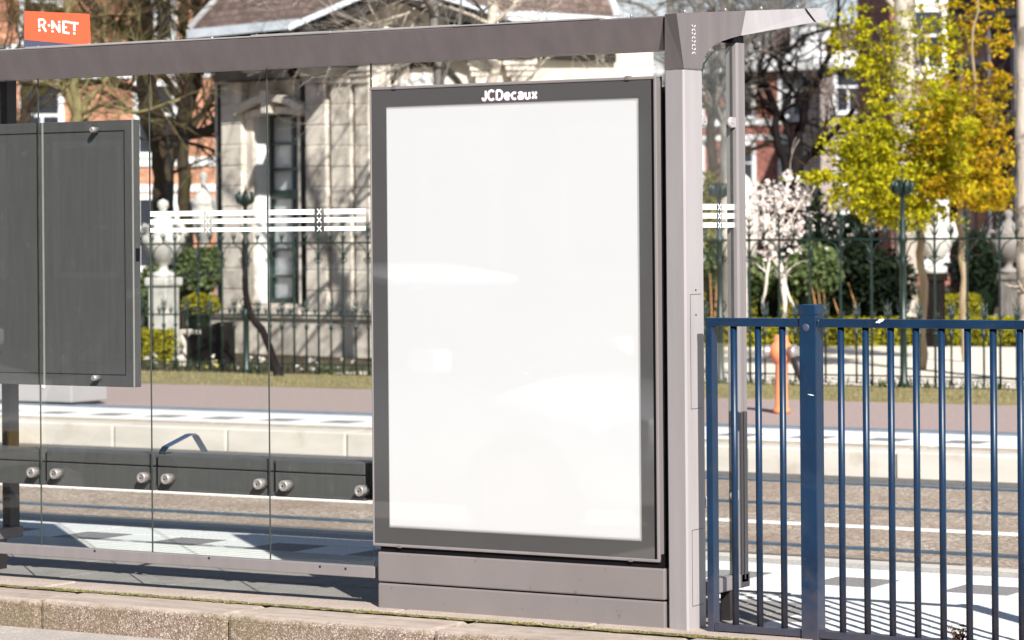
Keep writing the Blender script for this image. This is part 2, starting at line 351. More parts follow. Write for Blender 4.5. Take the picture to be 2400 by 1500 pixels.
def thing(name, loc, label, cat, group=None, rz=0):
    o = bpy.data.objects.new(name, None); COL.objects.link(o); o.location = loc; o.rotation_euler = (0, 0, rz)
    o.empty_display_size = .2
    return tag(o, label, cat, group)
def off(mb, loc):     # turn world coordinates into coordinates relative to a thing's base
    lx, ly, lz = loc; mb.v = [(a-lx, b-ly, c-lz) for a, b, c in mb.v]; return mb
def struct(name, mb, m, label=None): return tag(mb.build(name, m), label or name.replace('_', ' '), None, None, 'structure')
def copy_tree(o, parent=None):
    c = o.copy(); COL.objects.link(c); c.parent = parent
    for ch in o.children: copy_tree(ch, c)
    return c

# ================================================================== GROUND
KF = 9.22
struct('ground', MB().add([(-700, -300, -.30), (700, -300, -.30), (700, 900, -.30), (-700, 900, -.30)], [(0, 1, 2, 3)]), M['soil'])
struct('road', MB().box(-60, 60, -40, KF, -.28, -.12), M['road'])
rngk = random.Random(4)
# kerb stones with joints
kb = MB(); x = -14.75
while x < 6:
    L = .97+rngk.uniform(-.004, .004); j = rngk.uniform(-.004, .004)
    kb.bbox(x, x+L-.006, KF+j, KF+.285+j, -.26, 0+rngk.uniform(-.003, .002), .022); x += L
struct('kerb', kb, M['kerb'])
pv = MB(); x = -14.4
while x < 6:
    L = .9+rngk.uniform(-.1, .1); pv.bbox(x, x+L-.008, KF+.31, 9.775, -.2, .003+rngk.uniform(-.004, .002), .009); x += L
struct('kerb_pavers', pv, M['paver'])
# moss in the joints: an irregular ribbon plus clumps
ms = MB(); pts = []
xx = -14.0; top = []; bot = []
while xx < 4:
    top.append((xx, KF+.318+rngk.uniform(-.008, .02), .004)); bot.append((xx, KF+.275-rngk.uniform(-.006, .028), .004)); xx += .03
nT = len(top); ms.add(top+bot, [(i, i+1, nT+i+1, nT+i) for i in range(nT-1)])
for i in range(2600):
    xx = rngk.uniform(-12, -3.6); yy = KF+.297+rngk.gauss(0, .011)
    if math.sin(xx*3.1)+math.sin(xx*7.7+1) < rngk.uniform(-1.2, 1.2): continue
    r = rngk.uniform(.002, .006); ms.lathe((xx, yy, .003), [(r, 0), (r*.7, r*.8), (.0005, r*1.1)], 5)
tag(ms.build('joint_moss', M['moss']), 'green brown moss growing in the joint behind the front kerb', 'moss', kind='stuff')
# platform slab base
struct('platform', MB().box(-60, 60, 9.785, 12.0, -.26, -.006), M['black'])
sb = MB(); x = -15.0; k = 0
for row, (y0, y1) in enumerate(((9.79, 10.19), (10.195, 10.60))):
    x = -15.0+row*.3
    while x < -5.0:
        sb.bbox(x, x+.594, y0, y1, -.05, rngk.uniform(-.002, .001), .003); x += .6
struct('platform_slabs', sb, M['slab'])
wt = MB(); gt = MB()
rows = ((10.605, 10.90), (10.905, 11.20), (11.205, 11.50), (11.505, 11.80))
for ri, (y0, y1) in enumerate(rows):
    x = -18.0; i = 0
    while x < 3:
        t = gt if (ri == 2 and i % 2 == 0) else wt
        t.bbox(x, x+.2975, y0, y1-.0025, -.05, rngk.uniform(-.001, .001), .002); x += .3; i += 1
x = -5.0
for ri, (y0, y1) in enumerate(((9.79, 10.06), (10.065, 10.33), (10.335, 10.60))):
    x = -5.0
    while x < 3:
        wt.bbox(x, x+.2975, y0, y1, -.05, rngk.uniform(-.001, .001), .002); x += .3
struct('white_tiles', wt, M['tile_w']); struct('grey_tiles', gt, M['tile_g'])
st = MB(); 
for ri in range(3):
    y0 = 11.805+ri*.062; x = -18+ri*.04
    while x < 3: st.box(x, x+.094, y0, y0+.056, -.05, .0); x += .1
struct('edge_setts', st, M['tile_s'])
rb = MB()
for i in range(9): 
    y0 = 10.64+i*.062; rb.box(-16, -5.3, y0, y0+.022, -.01, .0055)
struct('tactile_ribs', rb, M['rib'])
struct('platform_edge', MB().bbox(-60, 60, 11.99, 12.16, -.26, -.004, .012), M['concrete'])
# tram tracks
struct('tram_track', MB().box(-80, 80, 12.15, 17.95, -.29, -.20), M['track'])
struct('gutter', MB().box(-80, 80, 17.95, 18.42, -.29, -.195), M['gutter'])
struct('asphalt_strip', MB().box(-80, -5.75, 12.17, 13.8, -.21, -.196), M['gutter'])
tr = MB()
for yy in (14.2, 16.35, 17.85): tr.box(-80, 80, yy-.03, yy+.03, -.25, -.186)
struct('tram_rails', tr, M['steel'])
struct('road_line', MB().box(-80, 80, 15.24, 15.33, -.22, -.192), M['line'])
# far platform: concrete edge blocks
ce = MB(); x = -45
while x < 20: ce.bbox(x, x+1.135, 18.42, 18.72, -.29, -.012, .014); x += 1.15
struct('far_platform_edge', ce, M['concrete'])
fe = MB(); x = -45
while x < 20: fe.bbox(x, x+.88, 18.735, 18.86, -.2, -.002, .01); x += .9
struct('far_edge_strip', fe, M['stone_edge'])
struct('far_platform', MB().box(-60, 40, 18.80, 20.02, -.29, -.012), M['concrete'])
fw = MB(); fg = MB()
for ri in range(4):
    y0 = 18.87+ri*.288; x = -40; i = 0
    while x < 10:
        (fg if (ri == 1 and i % 2 == 0) else fw).box(x, x+.294, y0, y0+.282, -.03, 0); x += .3; i += 1
struct('far_white_tiles', fw, M['tile_w']); struct('far_grey_tiles', fg, M['tile_g'])
struct('blue_grey_kerb', MB().bbox(-60, 40, 20.03, 20.25, -.28, .012, .02), M['bluekerb'])
struct('brick_path', MB().box(-60, 40, 20.26, 23.6, -.29, -.004), M['brickpath'])
struct('grass_verge', MB().box(-60, 40, 23.6, 25.78, -.29, .004), M['grass'])
struct('garden_ground', MB().box(-250, 250, 25.78, 420, -.29, -.01), M['soil'])
struct('sand_path', MB().prism([(-18.4, 26.25), (10, 26.25), (10, 35.5), (-24, 35.5), (-18.4, 29.5)], -.1, .0, 'z'), M['sand'])
gp = MB().prism([(-30, 44), (6, 44), (6, 50), (-30, 50)], -.1, .0, 'z'); struct('rear_path', gp, M['bluekerb'])
# blades of grass on the verge
rg = random.Random(9); gb = MB()
for i in range(9000):
    xx = rg.uniform(-24, -8); yy = rg.uniform(23.62, 25.7); h = rg.uniform(.012, .045); a = rg.uniform(0, PI)
    w = .006; dx, dy = math.cos(a)*w, math.sin(a)*w; lx, ly = rg.gauss(0, .01), rg.gauss(0, .01)
    gb.add([(xx-dx, yy-dy, 0), (xx+dx, yy+dy, 0), (xx+lx, yy+ly, h)], [(0, 1, 2)])
tag(gb.build('grass', leafmat('grass_blades', [(.14, .12, .03), (.32, .27, .12), (.42, .36, .2)], .3)), 'short dry grass on the verge in front of the iron fence', 'grass', kind='stuff')

# ================================================================== BUS SHELTER
GY = 9.70                       # front face of the glass wall
XR = -5.133                     # outer face of the right end
XL = -8.93
sh = thing('bus_shelter', (XR, 9.7, 0), 'long mauve grey bus shelter with a glass rear wall and a thin cantilevered roof', 'bus shelter')
SL = (XR, 9.7, 0)
def part(name, mb, m, parent=sh, loc=SL): return off(mb, loc).build(name, m, parent)
# column
zc = onY(1600, 161, 9.62).z
XCL = onY(1563, 800, 9.648).x
def hexcol(mb, xa, xb, ya, yb, z0, z1, b=.007):   # the front face turns slightly to the left
    p = [(xa+b*.5, ya+.027), (xb-b, ya), (xb-b*.3, ya+b*.3), (xb, ya+b), (xb, yb-b), (xb-b, yb), (xa, yb), (xa, ya+.03)]
    return mb.prism(p, z0, z1, 'z')
c_ = hexcol(MB(), XCL, XR, 9.62, 9.77, -.02, zc-.003)
post = part('column', c_, M['mauve_light'])
for (zA, zB) in ((onX(1630, 958, XR).z, onX(1630, 690, XR).z), (onX(1630, 1420, XR).z, onX(1630, 1242, XR).z)):
    hb = MB(); y0, y1 = 9.655, 9.745; t = .0016
    hb.box(XR-.002, XR+.001, y0, y0+t, zA, zB); hb.box(XR-.002, XR+.001, y0, y1, zB, zB+t); hb.box(XR-.002, XR+.001, y0, y1, zA, zA+t); part('hatch', hb, M['dark'])
for zz in (onX(1628, 680, XR).z, onX(1628, 738, XR).z): part('hatch_screw', MB().lathe((XR, 9.70, zz), [(.004, 0), (.004, .002)], 8, axis='x'), M['dark'])
# corner bracket and wing (profile in the plane of the end)
zt = onY(1600, 30, 9.565).z
def yz(px, py): p = onX(px, py, XR); return (p.y, p.z)
low = [yz(*q) for q in ((1645, 161), (1647, 146), (1652, 131), (1662, 116), (1676, 104), (1694, 96), (1715, 89), (1737, 83))]
topj = yz(1748, 25)
prof = [(9.62, zc), (9.565, zt)] + [topj] + low[::-1]
br = MB()
nP = len(prof); XTL = onY(1550, 38, 9.565).x
def xin(y, z):   # inner face flares to the left towards the top front
    k = max(0, min(1, (z-zc)/(zt-zc))); fr = max(0, min(1, (9.9-y)/.3)); return XCL+(XTL-XCL)*k*fr
outer = [(XR, y, z) for y, z in prof]; inner = [(xin(y, z), y+(.027 if i < 2 else 0), z) for i, (y, z) in enumerate(prof)]
br.add(outer+inner, [tuple(range(nP))[::-1], tuple(range(nP, 2*nP))]+[(i, (i+1) % nP, nP+(i+1) % nP, nP+i) for i in range(nP)])
bracket = part('corner_bracket', br, M['mauve'])
tip = yz(1938, 18); tipb = yz(1936, 46)
wg = MB(); b0 = yz(1737, 83)
A = [(XR-.012, topj[0]+.002, topj[1]), (XR-.012, tip[0], tip[1]), (XR+.012, tipb[0], tipb[1]), (XR+.006, b0[0]+.002, b0[1])]
B = [(XR-.07, p[1], p[2]) for p in A]
wg.add(A+B, [(0, 1, 2, 3)[::-1], (4, 5, 6, 7)]+[(i, (i+1) % 4, 4+(i+1) % 4, 4+i) for i in range(4)])
part('roof_wing', wg, M['mauve_light'])  # lighter paint also carries the stronger sunlight on the bent wing
q0 = yz(1894, 20); q1 = yz(1907, 50)
def wl_pt(t, k, o=.0015):
    ty, tz = A[0][1]+(A[1][1]-A[0][1])*t, A[0][2]+(A[1][2]-A[0][2])*t; by, bz = A[3][1]+(A[2][1]-A[3][1])*t, A[3][2]+(A[2][2]-A[3][2])*t
    bx_ = A[3][0]+(A[2][0]-A[3][0])*t; return (A[0][0]+(bx_-A[0][0])*k+o, ty+(by-ty)*k, tz+(bz-tz)*k)
part('wing_joint', MB().add([wl_pt(.745, 0), wl_pt(.765, 0), wl_pt(.845, 1), wl_pt(.825, 1)], [(0, 1, 2, 3)]), M['black'])
# slash shaped perforations, two rows of short slots forming stacked crosses
for pyc in (66, 84, 102, 120):
    zz = onX(1628, pyc, XR).z
    for sy_ in (-1, 1):
        for sz_ in (-1, 1):
            o_ = MB().tube([(XR+.0006, 9.70+sy_*.004, zz+sz_*.0035), (XR+.0006, 9.70+sy_*.014, zz+sz_*.0115)], .0013, 5).build('slot', M['decal'], bracket); o_.location = (-SL[0], -SL[1], -SL[2])
# rear beam, leaning face
zb0 = onY(1556, 117, 9.66).z; zb1 = onY(1550, 40, 9.60).z
bm_ = MB()
XB = XTL-.014
ys = [(9.66, zb0), (9.60, zb1), (9.612, zb1+.006), (9.80, zb1+.006), (9.80, zb0+.004)]
n_ = len(ys)
XBb = XCL-.01
vv = []; 
for X0, X1 in ((XL, XL), (XBb, XB)):
    for y, z in ys:
        k = (z-zb0)/(zb1-zb0); vv.append((X0+(X1-X0)*min(1, max(0, k)), y, z))
bm_.add(vv, [tuple(range(n_)), tuple(range(n_, 2*n_))[::-1]]+[(i, n_+i, n_+(i+1) % n_, (i+1) % n_) for i in range(n_)])
beam = part('rear_beam', bm_, M['mauve'])
part('beam_joint', MB().add([(XBb+.001, 9.668, zb0-.01), (XCL+.0, 9.668, zb0-.01), (XTL, 9.604, zb1), (XB+.001, 9.604, zb1)], [(0, 1, 2, 3)]).box(XBb+.002, XCL-.002, 9.69, 9.79, zb0, zb1-.01), M['black'])
lip = MB(); x = XL; rl = random.Random(2)
while x < XB-.3:
    L = rl.uniform(.25, .6); lip.bbox(x, min(XB-.02, x+L), 9.598+rl.uniform(-.003, .003), 9.64, zb1+.004, zb1+.013+rl.uniform(-.003, .004), .003); x += L-.004
part('beam_highlight', lip, M['case_edge'])  # pale uneven lip standing for the highlight along the beam top
# roof sheet
rf = MB()
zr0 = zt-.012; zr1 = tip[1]-.008
rf.prism([(9.64, zr0), (topj[0], topj[1]-.01), (tip[0]-.01, zr1), (tip[0]-.01, zr1-.03), (topj[0], topj[1]-.05), (9.80, zr0-.03)], XL-.06, XR-.075, 'x')
part('roof', rf, M['mauve'])
for q in ((208, 98), (90, 108), (497, 86), (602, 82), (1166, 56), (1480, 36)):
    p = onY(q[0], q[1], 9.66); rv = MB().lathe((p.x, 9.66, zb1+.006), [(.006, 0), (.006, .012), (.003, .017)], 8); part('rivet', rv, M['chrome'])
for py_, pz_ in (yz(1621, 28), yz(1716, 24), yz(1800, 20), yz(1884, 17)): part('rivet', MB().lathe((XR-.03, py_, pz_-.004), [(.006, 0), (.006, .01), (.003, .014)], 8), M['chrome'])

# bottom rail
zr = onY(300, 1290, GY).z
brl = MB().bbox(XL, onY(884, 1300, GY).x-.004, GY-.016, GY+.022, onY(870, 1354, GY).z, onY(870, 1327, GY).z, .003)
rail = part('bottom_rail', brl, M['mauve_mid'])
for q in ((222, 1291), (490, 1308), (750, 1328), (810, 1333)):
    p = onY(q[0], q[1], GY-.016); o_ = MB().lathe((p.x-SL[0], GY-.0165-SL[1], p.z), [(.006, 0), (.005, -.001)], 8, axis='y').build('screw', M['dark'], rail)
# feet under the rail (left end outside)
ft = MB().box(XL+.0, XL+.06, GY-.01, GY+.02, -.01, .13); part('foot', ft, M['mauve'])
# glass panes
js = [onY(92, 700, GY).x, onY(352, 700, GY).x, onY(628, 700, GY).x, onY(872, 700, GY).x]
zg0 = onY(870, 1330, GY).z; zg1 = zb0+.03
spans = [(XL+.02, js[0]), (js[0], js[1]), (js[1], js[2]), (js[2], js[3])]
panes = []
for i, (a, b) in enumerate(spans):
    g = MB().box(a+.0015, b-.0015, GY, GY+.007, zg0, zg1, 0, 1)
    panes.append(part('glass_pane', g, [M['glass'], M['glass_edge']]))
zs = onY(1555, 154, GY).z
g = MB().box(js[3]+.003, XCL-.002, GY, GY+.007, zs, zg1, 0, 1); panes.append(part('glass_pane', g, [M['glass'], M['glass_edge']]))
g = MB().box(js[3]+.003, XCL-.002, GY, GY+.007, zs-.10, zs-.004, 0, 1); panes.append(part('glass_pane', g, [M['glass'], M['glass_edge']]))
# decal stripes with stacked crosses on the panes
zst = [(onY(800, a, GY).z, onY(800, b, GY).z) for a, b in ((489, 502), (509, 521), (530, 541))]
def stripes(mb, x0, x1):
    for z1_, z0_ in zst: mb.box(x0, x1, GY-.0015, GY-.0005, z0_, z1_)
def crosses(mb, cx, w=.0105):
    for z1_, z0_ in zst:
        zc_ = (z0_+z1_)/2; hh = (z1_-z0_)*.56
        for sg in (-1, 1):
            p0 = Vector((cx-w, 0, zc_-hh*sg)); p1 = Vector((cx+w, 0, zc_+hh*sg)); d = (p1-p0).normalized(); q = Vector((-d.z, 0, d.x))*.0028
            mb.add([(p.x, GY-.0012-.0003*sg, p.z) for p in (p0-q, p1-q, p1+q, p0+q)], [(0, 1, 2, 3)])
def X(px): return onY(px, 515, GY).x
for pane, segs, xs in ((panes[2], ((352.5, 477), (497, 626)), (487,)), (panes[3], ((630, 737), (760, 857)), (748.5,))):
    d = MB()
    for a, b in segs: stripes(d, X(a), X(b))
    for c in xs: crosses(d, X(c))
    o_ = d.build('stripe_decal', M['decal'], pane); o_.location = (-SL[0], -SL[1], -SL[2])
# film backing behind the crosses (mauve tint) omitted on clear glass; right end decals below
# right end screen
RY = 10.09
rp = MB(); yA, yB = onX(1727, 700, XR-.01).y, onX(1750, 700, XR).y
rp.prism([(XR-.05, yA), (XR-.008, yA), (XR, yA+.008), (XR, yB-.003), (XR-.003, yB), (XR-.05, yB)], .14, b0[1]-.03, 'z')
rp.box(XR-.003, XR+.0025, yA+.028, yA+.036, .15, b0[1]-.035)
rpost = part('rear_post', rp, M['mauve_mid'])
part('post_head', MB().box(XR-.06, XR-.004, yA-.02, yB-.002, b0[1]-.028, b0[1]+.012), M['black'])
gx = XR-.03
eg = MB()
curve = [(9.772, .17), (yA-.004, .17), (yA-.004, b0[1]-.04), (yA-.03, b0[1]-.05), (9.90, b0[1]-.075), (9.83, b0[1]-.12), (9.79, b0[1]-.19), (9.772, b0[1]-.26)]
eg.prism(curve, gx, gx+.01, 'x')
eg.mi = [0, 0]+[1]*(len(eg.f)-2)
epane = part('side_glass_pane', eg, [M['glass'], M['glass_edge']])
ed = MB()
yL, yR_ = 9.774, yA+.008
for z1_, z0_ in zst:
    ycut = onX(1680, 515, gx).y
    ed.box(gx+.0105, gx+.0115, yL, ycut-.022, z0_, z1_); ed.box(gx+.0105, gx+.0115, ycut+.022, yR_, z0_, z1_)
    zc_ = (z0_+z1_)/2; hh = (z1_-z0_)*.56
    for sg in (-1, 1):
        p0 = Vector((0, ycut-.013, zc_-hh*sg)); p1 = Vector((0, ycut+.013, zc_+hh*sg)); d_ = (p1-p0).normalized(); q = Vector((0, -d_.z, d_.y))*.0032
        ed.add([(gx+.012+.0003*sg, p.y, p.z) for p in (p0-q, p1-q, p1+q, p0+q)], [(0, 1, 2, 3)])
o_ = ed.build('stripe_decal', M['decal'], epane); o_.location = (-SL[0], -SL[1], 0)
srail = MB().bbox(XR-.055, XR-.0, 9.775, yB+.012, onX(1740, 1378, XR).z, onX(1740, 1345, XR).z, .004)
part('side_rail', srail, M['mauve_mid'])
part('foot', MB().box(XR-.05, XR-.01, 9.98, 10.03, -.01, .125), M['dark'])
for zz, yy, s_ in ((onX(1722, 287, XR).z, yA, -1), (onX(1722, 1163, XR).z, yA, -1), (onX(1648, 282, XR).z, 9.77, 1), (onX(1648, 1180, XR).z, 9.77, 1)):
    cl = MB()
    cl.bbox(gx+.010, gx+.022, yy+(s_*.035 if s_ > 0 else -.035)-.001, yy+(.0 if s_ > 0 else .02), zz-.02, zz+.02, .004) if s_ < 0 else cl.bbox(gx+.010, gx+.022, yy-.01, yy+.03, zz-.02, zz+.02, .004)
    yc = yy+s_*.03
    cl.lathe((gx+.008, yc, zz), [(.02, 0), (.022, .003), (.022, .012), (.018, .016)], 18, axis='x')
    cl.lathe((gx+.024, yc, zz), [(.006, 0), (.005, .003)], 8, axis='x')
    part('glass_clamp', cl, M['mauve_light'])
# left end screen
lp = MB().prism([(XL+.03, RY-.03), (XL+.075, RY-.03), (XL+.075, RY+.035), (XL+.03, RY+.035)], .14, b0[1]-.03, 'z')
part('rear_post', lp, M['dark'])  # shadow on this post put into its near black colour
part('side_rail', MB().bbox(XL+.025, XL+.085, 9.75, RY+.05, .135, .185, .004), M['mauve'])
part('foot', MB().box(XL+.04, XL+.08, 9.98, 10.03, -.01, .14), M['dark'])
part('side_glass_pane', MB().box(XL+.045, XL+.055, 9.76, RY-.035, .19, b0[1]-.08), M['glass'])

# ================================================================== ADVERTISING CASE
AY = 9.65
ax0, ax1 = onY(869, 700, AY).x, onY(1541, 700, AY).x
az1 = (onY(869, 205, AY).z+onY(1541, 177, AY).z)/2; az0 = (onY(877, 1280, AY).z+onY(1545, 1318, AY).z)/2
AL = (ax1, AY, 0)
ad = thing('advertising_case', AL, 'tall grey advertising case with a blank white poster on a mauve plinth', 'advertising case')
def ap(name, mb, m, parent=ad): return part(name, mb, m, parent, AL)
e = .012; fb = MB()
fb.bbox(ax0, ax1, AY, AY+.012, az1-e, az1, .003); fb.bbox(ax0, ax1, AY, AY+.012, az0, az0+e, .003)
fb.bbox(ax0, ax0+e*.6, AY+.0005, AY+.052, az0+.002, az1-.002, .003); fb.bbox(ax1-e, ax1, AY+.0005, AY+.052, az0+.002, az1-.002, .003)
fb.box(ax0+.006, ax1-.004, AY+.013, AY+.051, az0+.004, az1-.004)
fb.bbox(ax0, ax1, AY+.0125, AY+.052, az1-.008, az1-.001, .002)
ap('door_frame', fb, M['mauve_mid'])
fl = MB()
for xx_, y_ in ((ax1-.0175, AY+.001), (ax1-.022, AY+.003)): fl.box(xx_, xx_+.0015, y_, y_+.008, az0+.012, az1-.012)
ap('frame_gasket', fl, M['black'])
ap('printed_border', MB().box(ax0+.0075, ax1-.0225, AY+.004, AY+.0125, az0+.0125, az1-.0125), M['border'])
px0, px1 = onY(909, 700, AY).x, onY(1494, 700, AY).x
pz1 = (onY(909, 254, AY).z+onY(1490, 237, AY).z)/2; pz0 = (onY(914, 1232, AY).z+onY(1496, 1262, AY).z)/2
ap('poster', MB().box(px0, px1, AY+.0028, AY+.0045, pz0, pz1), M['poster'])
dt = MB(); w = .008
dt.box(px0-.003, px1+w, AY+.0033, AY+.0044, pz1, pz1+w); dt.box(px0-.003, px1+w, AY+.0033, AY+.0044, pz0-w, pz0)
dt.box(px1, px1+w, AY+.0033, AY+.0044, pz0, pz1); dt.box(px0-.003, px0, AY+.0033, AY+.0044, pz0, pz1)
ap('dotted_edge', dt, M['dots'])
for q in ((924, 205), (1470, 181)):
    p = onY(q[0], q[1], AY); ap('hinge', MB().bbox(p.x-.010, p.x+.010, AY-.004, AY+.02, az1-.012, az1+.004, .002), M['mauve'])
for q in ((936, 1280), (1478, 1312)):
    p = onY(q[0], q[1], AY); ap('hinge', MB().bbox(p.x-.009, p.x+.009, AY-.003, AY+.01, az0-.003, az0+.008, .002), M['mauve'])
ap('case_body', MB().box(ax0+.015, XCL-.012, AY+.053, AY+.13, az0+.02, az1-.04), M['black'])
pl0 = onY(885, 1425, AY).x; pl1 = onY(1558, 1470, AY).x
zs1 = onY(885, 1293, AY).z; zs2 = onY(885, 1365, AY).z
zs1 = (zs1+onY(1558, 1334, AY).z)/2; zs2 = (zs2+onY(1558, 1409, AY).z)/2
ap('plinth_board', MB().bbox(pl0, pl1, AY+.003, AY+.11, zs2+.003, zs1, .006), M['plinth'])
ap('plinth_board', MB().bbox(pl0, pl1, AY+.003, AY+.11, -.03, zs2-.003, .006), M['plinth'])
ap('plinth_core', MB().box(pl0+.01, pl1-.01, AY+.012, AY+.10, -.02, az0+.03), M['black'])
def text(body, x, z, width, y, m, parent, loc, offset=.0, ex=.001, name='lettering', squash=1.0):
    cu = bpy.data.curves.new('lettering', 'FONT'); cu.body = body; cu.extrude = ex; cu.offset = offset; cu.align_x = 'LEFT'; cu.space_character = 1.06
    to = bpy.data.objects.new('tmp', cu); COL.objects.link(to); bpy.context.view_layer.update()
    me = bpy.data.meshes.new_from_object(to); xs_ = [v.co.x for v in me.vertices]; k = width/(max(xs_)-min(xs_)); x0 = min(xs_)
    for v in me.vertices: v.co = Vector((x+(v.co.x-x0)*k-loc[0], y-v.co.z*1-loc[1], z+v.co.y*k*squash-loc[2]))
    bpy.data.objects.remove(to); me.materials.append(m)
    o = bpy.data.objects.new(name, me); COL.objects.link(o); o.parent = parent; return o
tx0, tx1 = onY(1128, 232, AY).x, onY(1259, 230, AY).x; tz = onY(1128, 235, AY).z
def arc_(cx, cy, rx, ry, a0_, a1_, n=14): return [(cx+rx*math.cos(R(a0_+(a1_-a0_)*k/n)), cy+ry*math.sin(R(a0_+(a1_-a0_)*k/n))) for k in range(n+1)]
GL = {'J': (.56, [[(.42, .92), (.42, .34)]+arc_(.25, .32, .17, .24, 0, -180, 8)]), 'C': (.86, [arc_(.44, .5, .34, .42, 42, 318)]),
 'D': (.84, [[(.12, .90), (.12, .09), (.36, .09)]+arc_(.36, .495, .34, .405, -90, 90, 10)+[(.12, .90)]]), 'e': (.72, [[(.10, .37), (.60, .37)]+arc_(.35, .37, .25, .28, 0, 318, 14)]),
 'c': (.66, [arc_(.35, .37, .25, .28, 48, 312)]), 'a': (.70, [arc_(.33, .48, .21, .17, 160, 0, 7)+[(.54, .10), (.60, .07)], [(.54, .40), (.30, .36)]+arc_(.27, .23, .17, .14, 110, 300, 8)+[(.54, .24)]]),
 'u': (.72, [[(.12, .66), (.12, .28)]+arc_(.32, .27, .20, .18, 180, 360, 7)+[(.52, .66)], [(.52, .27), (.52, .07)]]), 'x': (.62, [[(.08, .66), (.52, .07)], [(.52, .66), (.08, .07)]])}
word = 'JCDecaux'; tot = sum(GL[c][0] for c in word); kx = (tx1-tx0)/tot; kz = (onY(1190, 208, AY).z-onY(1190, 234, AY).z)*1.02
zb_ = onY(1190, 235, AY).z
def letters(rr, dx, dz, y, m, name):
    mb = MB(); cx_ = tx0
    for c in word:
        for st_ in GL[c][1]: mb.tube([(cx_+q[0]*kx+dx, 0, zb_+q[1]*kz+dz) for q in st_], rr, 8, smooth=False)
        cx_ += GL[c][0]*kx
    mb.v = [(x, y+yy*.12, z) for x, yy, z in mb.v]; return ap(name, mb, m)
letters(.0050, 0, 0, AY+.0030, M['letter'], 'lettering'); letters(.0060, .0008, -.0012, AY+.0036, M['pinkline'], 'lettering_edge')

# ================================================================== TIMETABLE CASE (seen from behind, bolted to the glass)
TY = GY+.032
tx = onY(314, 600, TY).x; t1 = onY(314, 280, TY).z; t0 = onY(318, 908, TY).z
TL = (tx, TY, t0)
tt = thing('timetable_case', TL, 'dark grey timetable case seen from its back through the left glass panes', 'timetable case')
def tp(name, mb, m, parent=tt): return part(name, mb, m, parent, TL)
tL = -8.95
tp('case_back', MB().bbox(tL, tx, TY, TY+.045, t0, t1, .003), M['case_grey'])
bt_, bb_ = onY(293, 306, TY).z, onY(293, 879, TY).z; bx_ = onY(293, 600, TY).x
gr = MB()
gr.box(tL, bx_, TY-.0012, TY+.001, bt_-.002, bt_+.002); gr.box(tL, bx_, TY-.001, TY+.001, bb_-.0015, bb_+.0015); gr.box(bx_-.0015, bx_+.0015, TY-.0014, TY+.001, bb_, bt_)
tp('panel_seam', gr, M['black'])
tp('edge_highlight', MB().bbox(tx-.007, tx+.001, TY-.003, TY+.001, t0, t1, .0012), M['case_edge'])  # highlight on the case edge made as a paler strip
tp('lock', MB().bbox(tx-.002, tx+.004, TY+.012, TY+.036, onX(325, 612, tx).z, onX(325, 582, tx).z, .002), M['black'])
for q in ((218, 304), (222, 886)):
    p = onY(q[0], q[1], GY); k = MB()
    k.lathe((p.x, GY+.001, p.z), [(.013, .030), (.013, -.008), (.010, -.014)], 16, axis='y'); tp('glass_bolt', k, M['chrome'])
jx = js[0]
tp('joint_trim', MB().box(jx-.004, jx+.004, TY-.004, TY-.001, t0, t1), M['case_edge'])

# ================================================================== BENCH
BY = GY+.030
bz1 = onY(352, 1064, BY).z; bz0 = onY(352, 1149, BY).z; bzm = onY(352, 1093, BY).z
bx1 = onY(868, 1100, BY).x
BL = (bx1, BY, bz0)
bn = thing('bench', BL, 'dark grey shelter bench bolted to the glass wall with round steel bolts', 'bench')
def bp(name, mb, m, parent=bn): return part(name, mb, m, parent, BL)
segs = [(XL+.1, js[0]-.008), (js[0]+.008, js[1]-.008), (js[1]+.008, js[2]-.008), (js[2]+.008, onY(855, 1100, BY).x)]
for a, b in segs:
    bp('mounting_plate', MB().bbox(a, b, BY, BY+.03, bz0, bzm-.002, .003), M['case_grey'])
    bp('seat', MB().bbox(a, b, BY, BY+.13, bzm+.002, bz1, .006), M['case_grey'])
bp('seat_frame', MB().box(XL+.1, bx1, BY+.012, BY+.12, bz0+.02, bz1-.015), M['black'])
bp('end_cap', MB().bbox(segs[-1][1]+.002, bx1, BY+.002, BY+.125, bz0+.004, bz1-.004, .003), M['black'])
for q in ((68, 1107), (122, 1110), (327, 1119), (383, 1122), (600, 1134), (660, 1138), (838, 1150)):
    p = onY(q[0]+2, q[1]+1, GY-.02); k = MB()
    k.lathe((p.x, GY+.0, p.z), [(.023, .030), (.023, -.010), (.0225, -.018), (.020, -.0205), (.013, -.0205), (.0125, -.0195), (.004, -.0195)], 24, axis='y')
    bo = bp('bolt', k, M['chrome'])
    k2 = MB()
    for t_ in (0, PI/2): k2.tube([(p.x-.004*math.cos(t_), GY-.0206, p.z-.004*math.sin(t_)), (p.x+.004*math.cos(t_), GY-.0206, p.z+.004*math.sin(t_))], .0015, 5)
    o_ = k2.build('bolt_slot', M['dark'], bo); o_.location = (-BL[0], -BL[1], -BL[2])
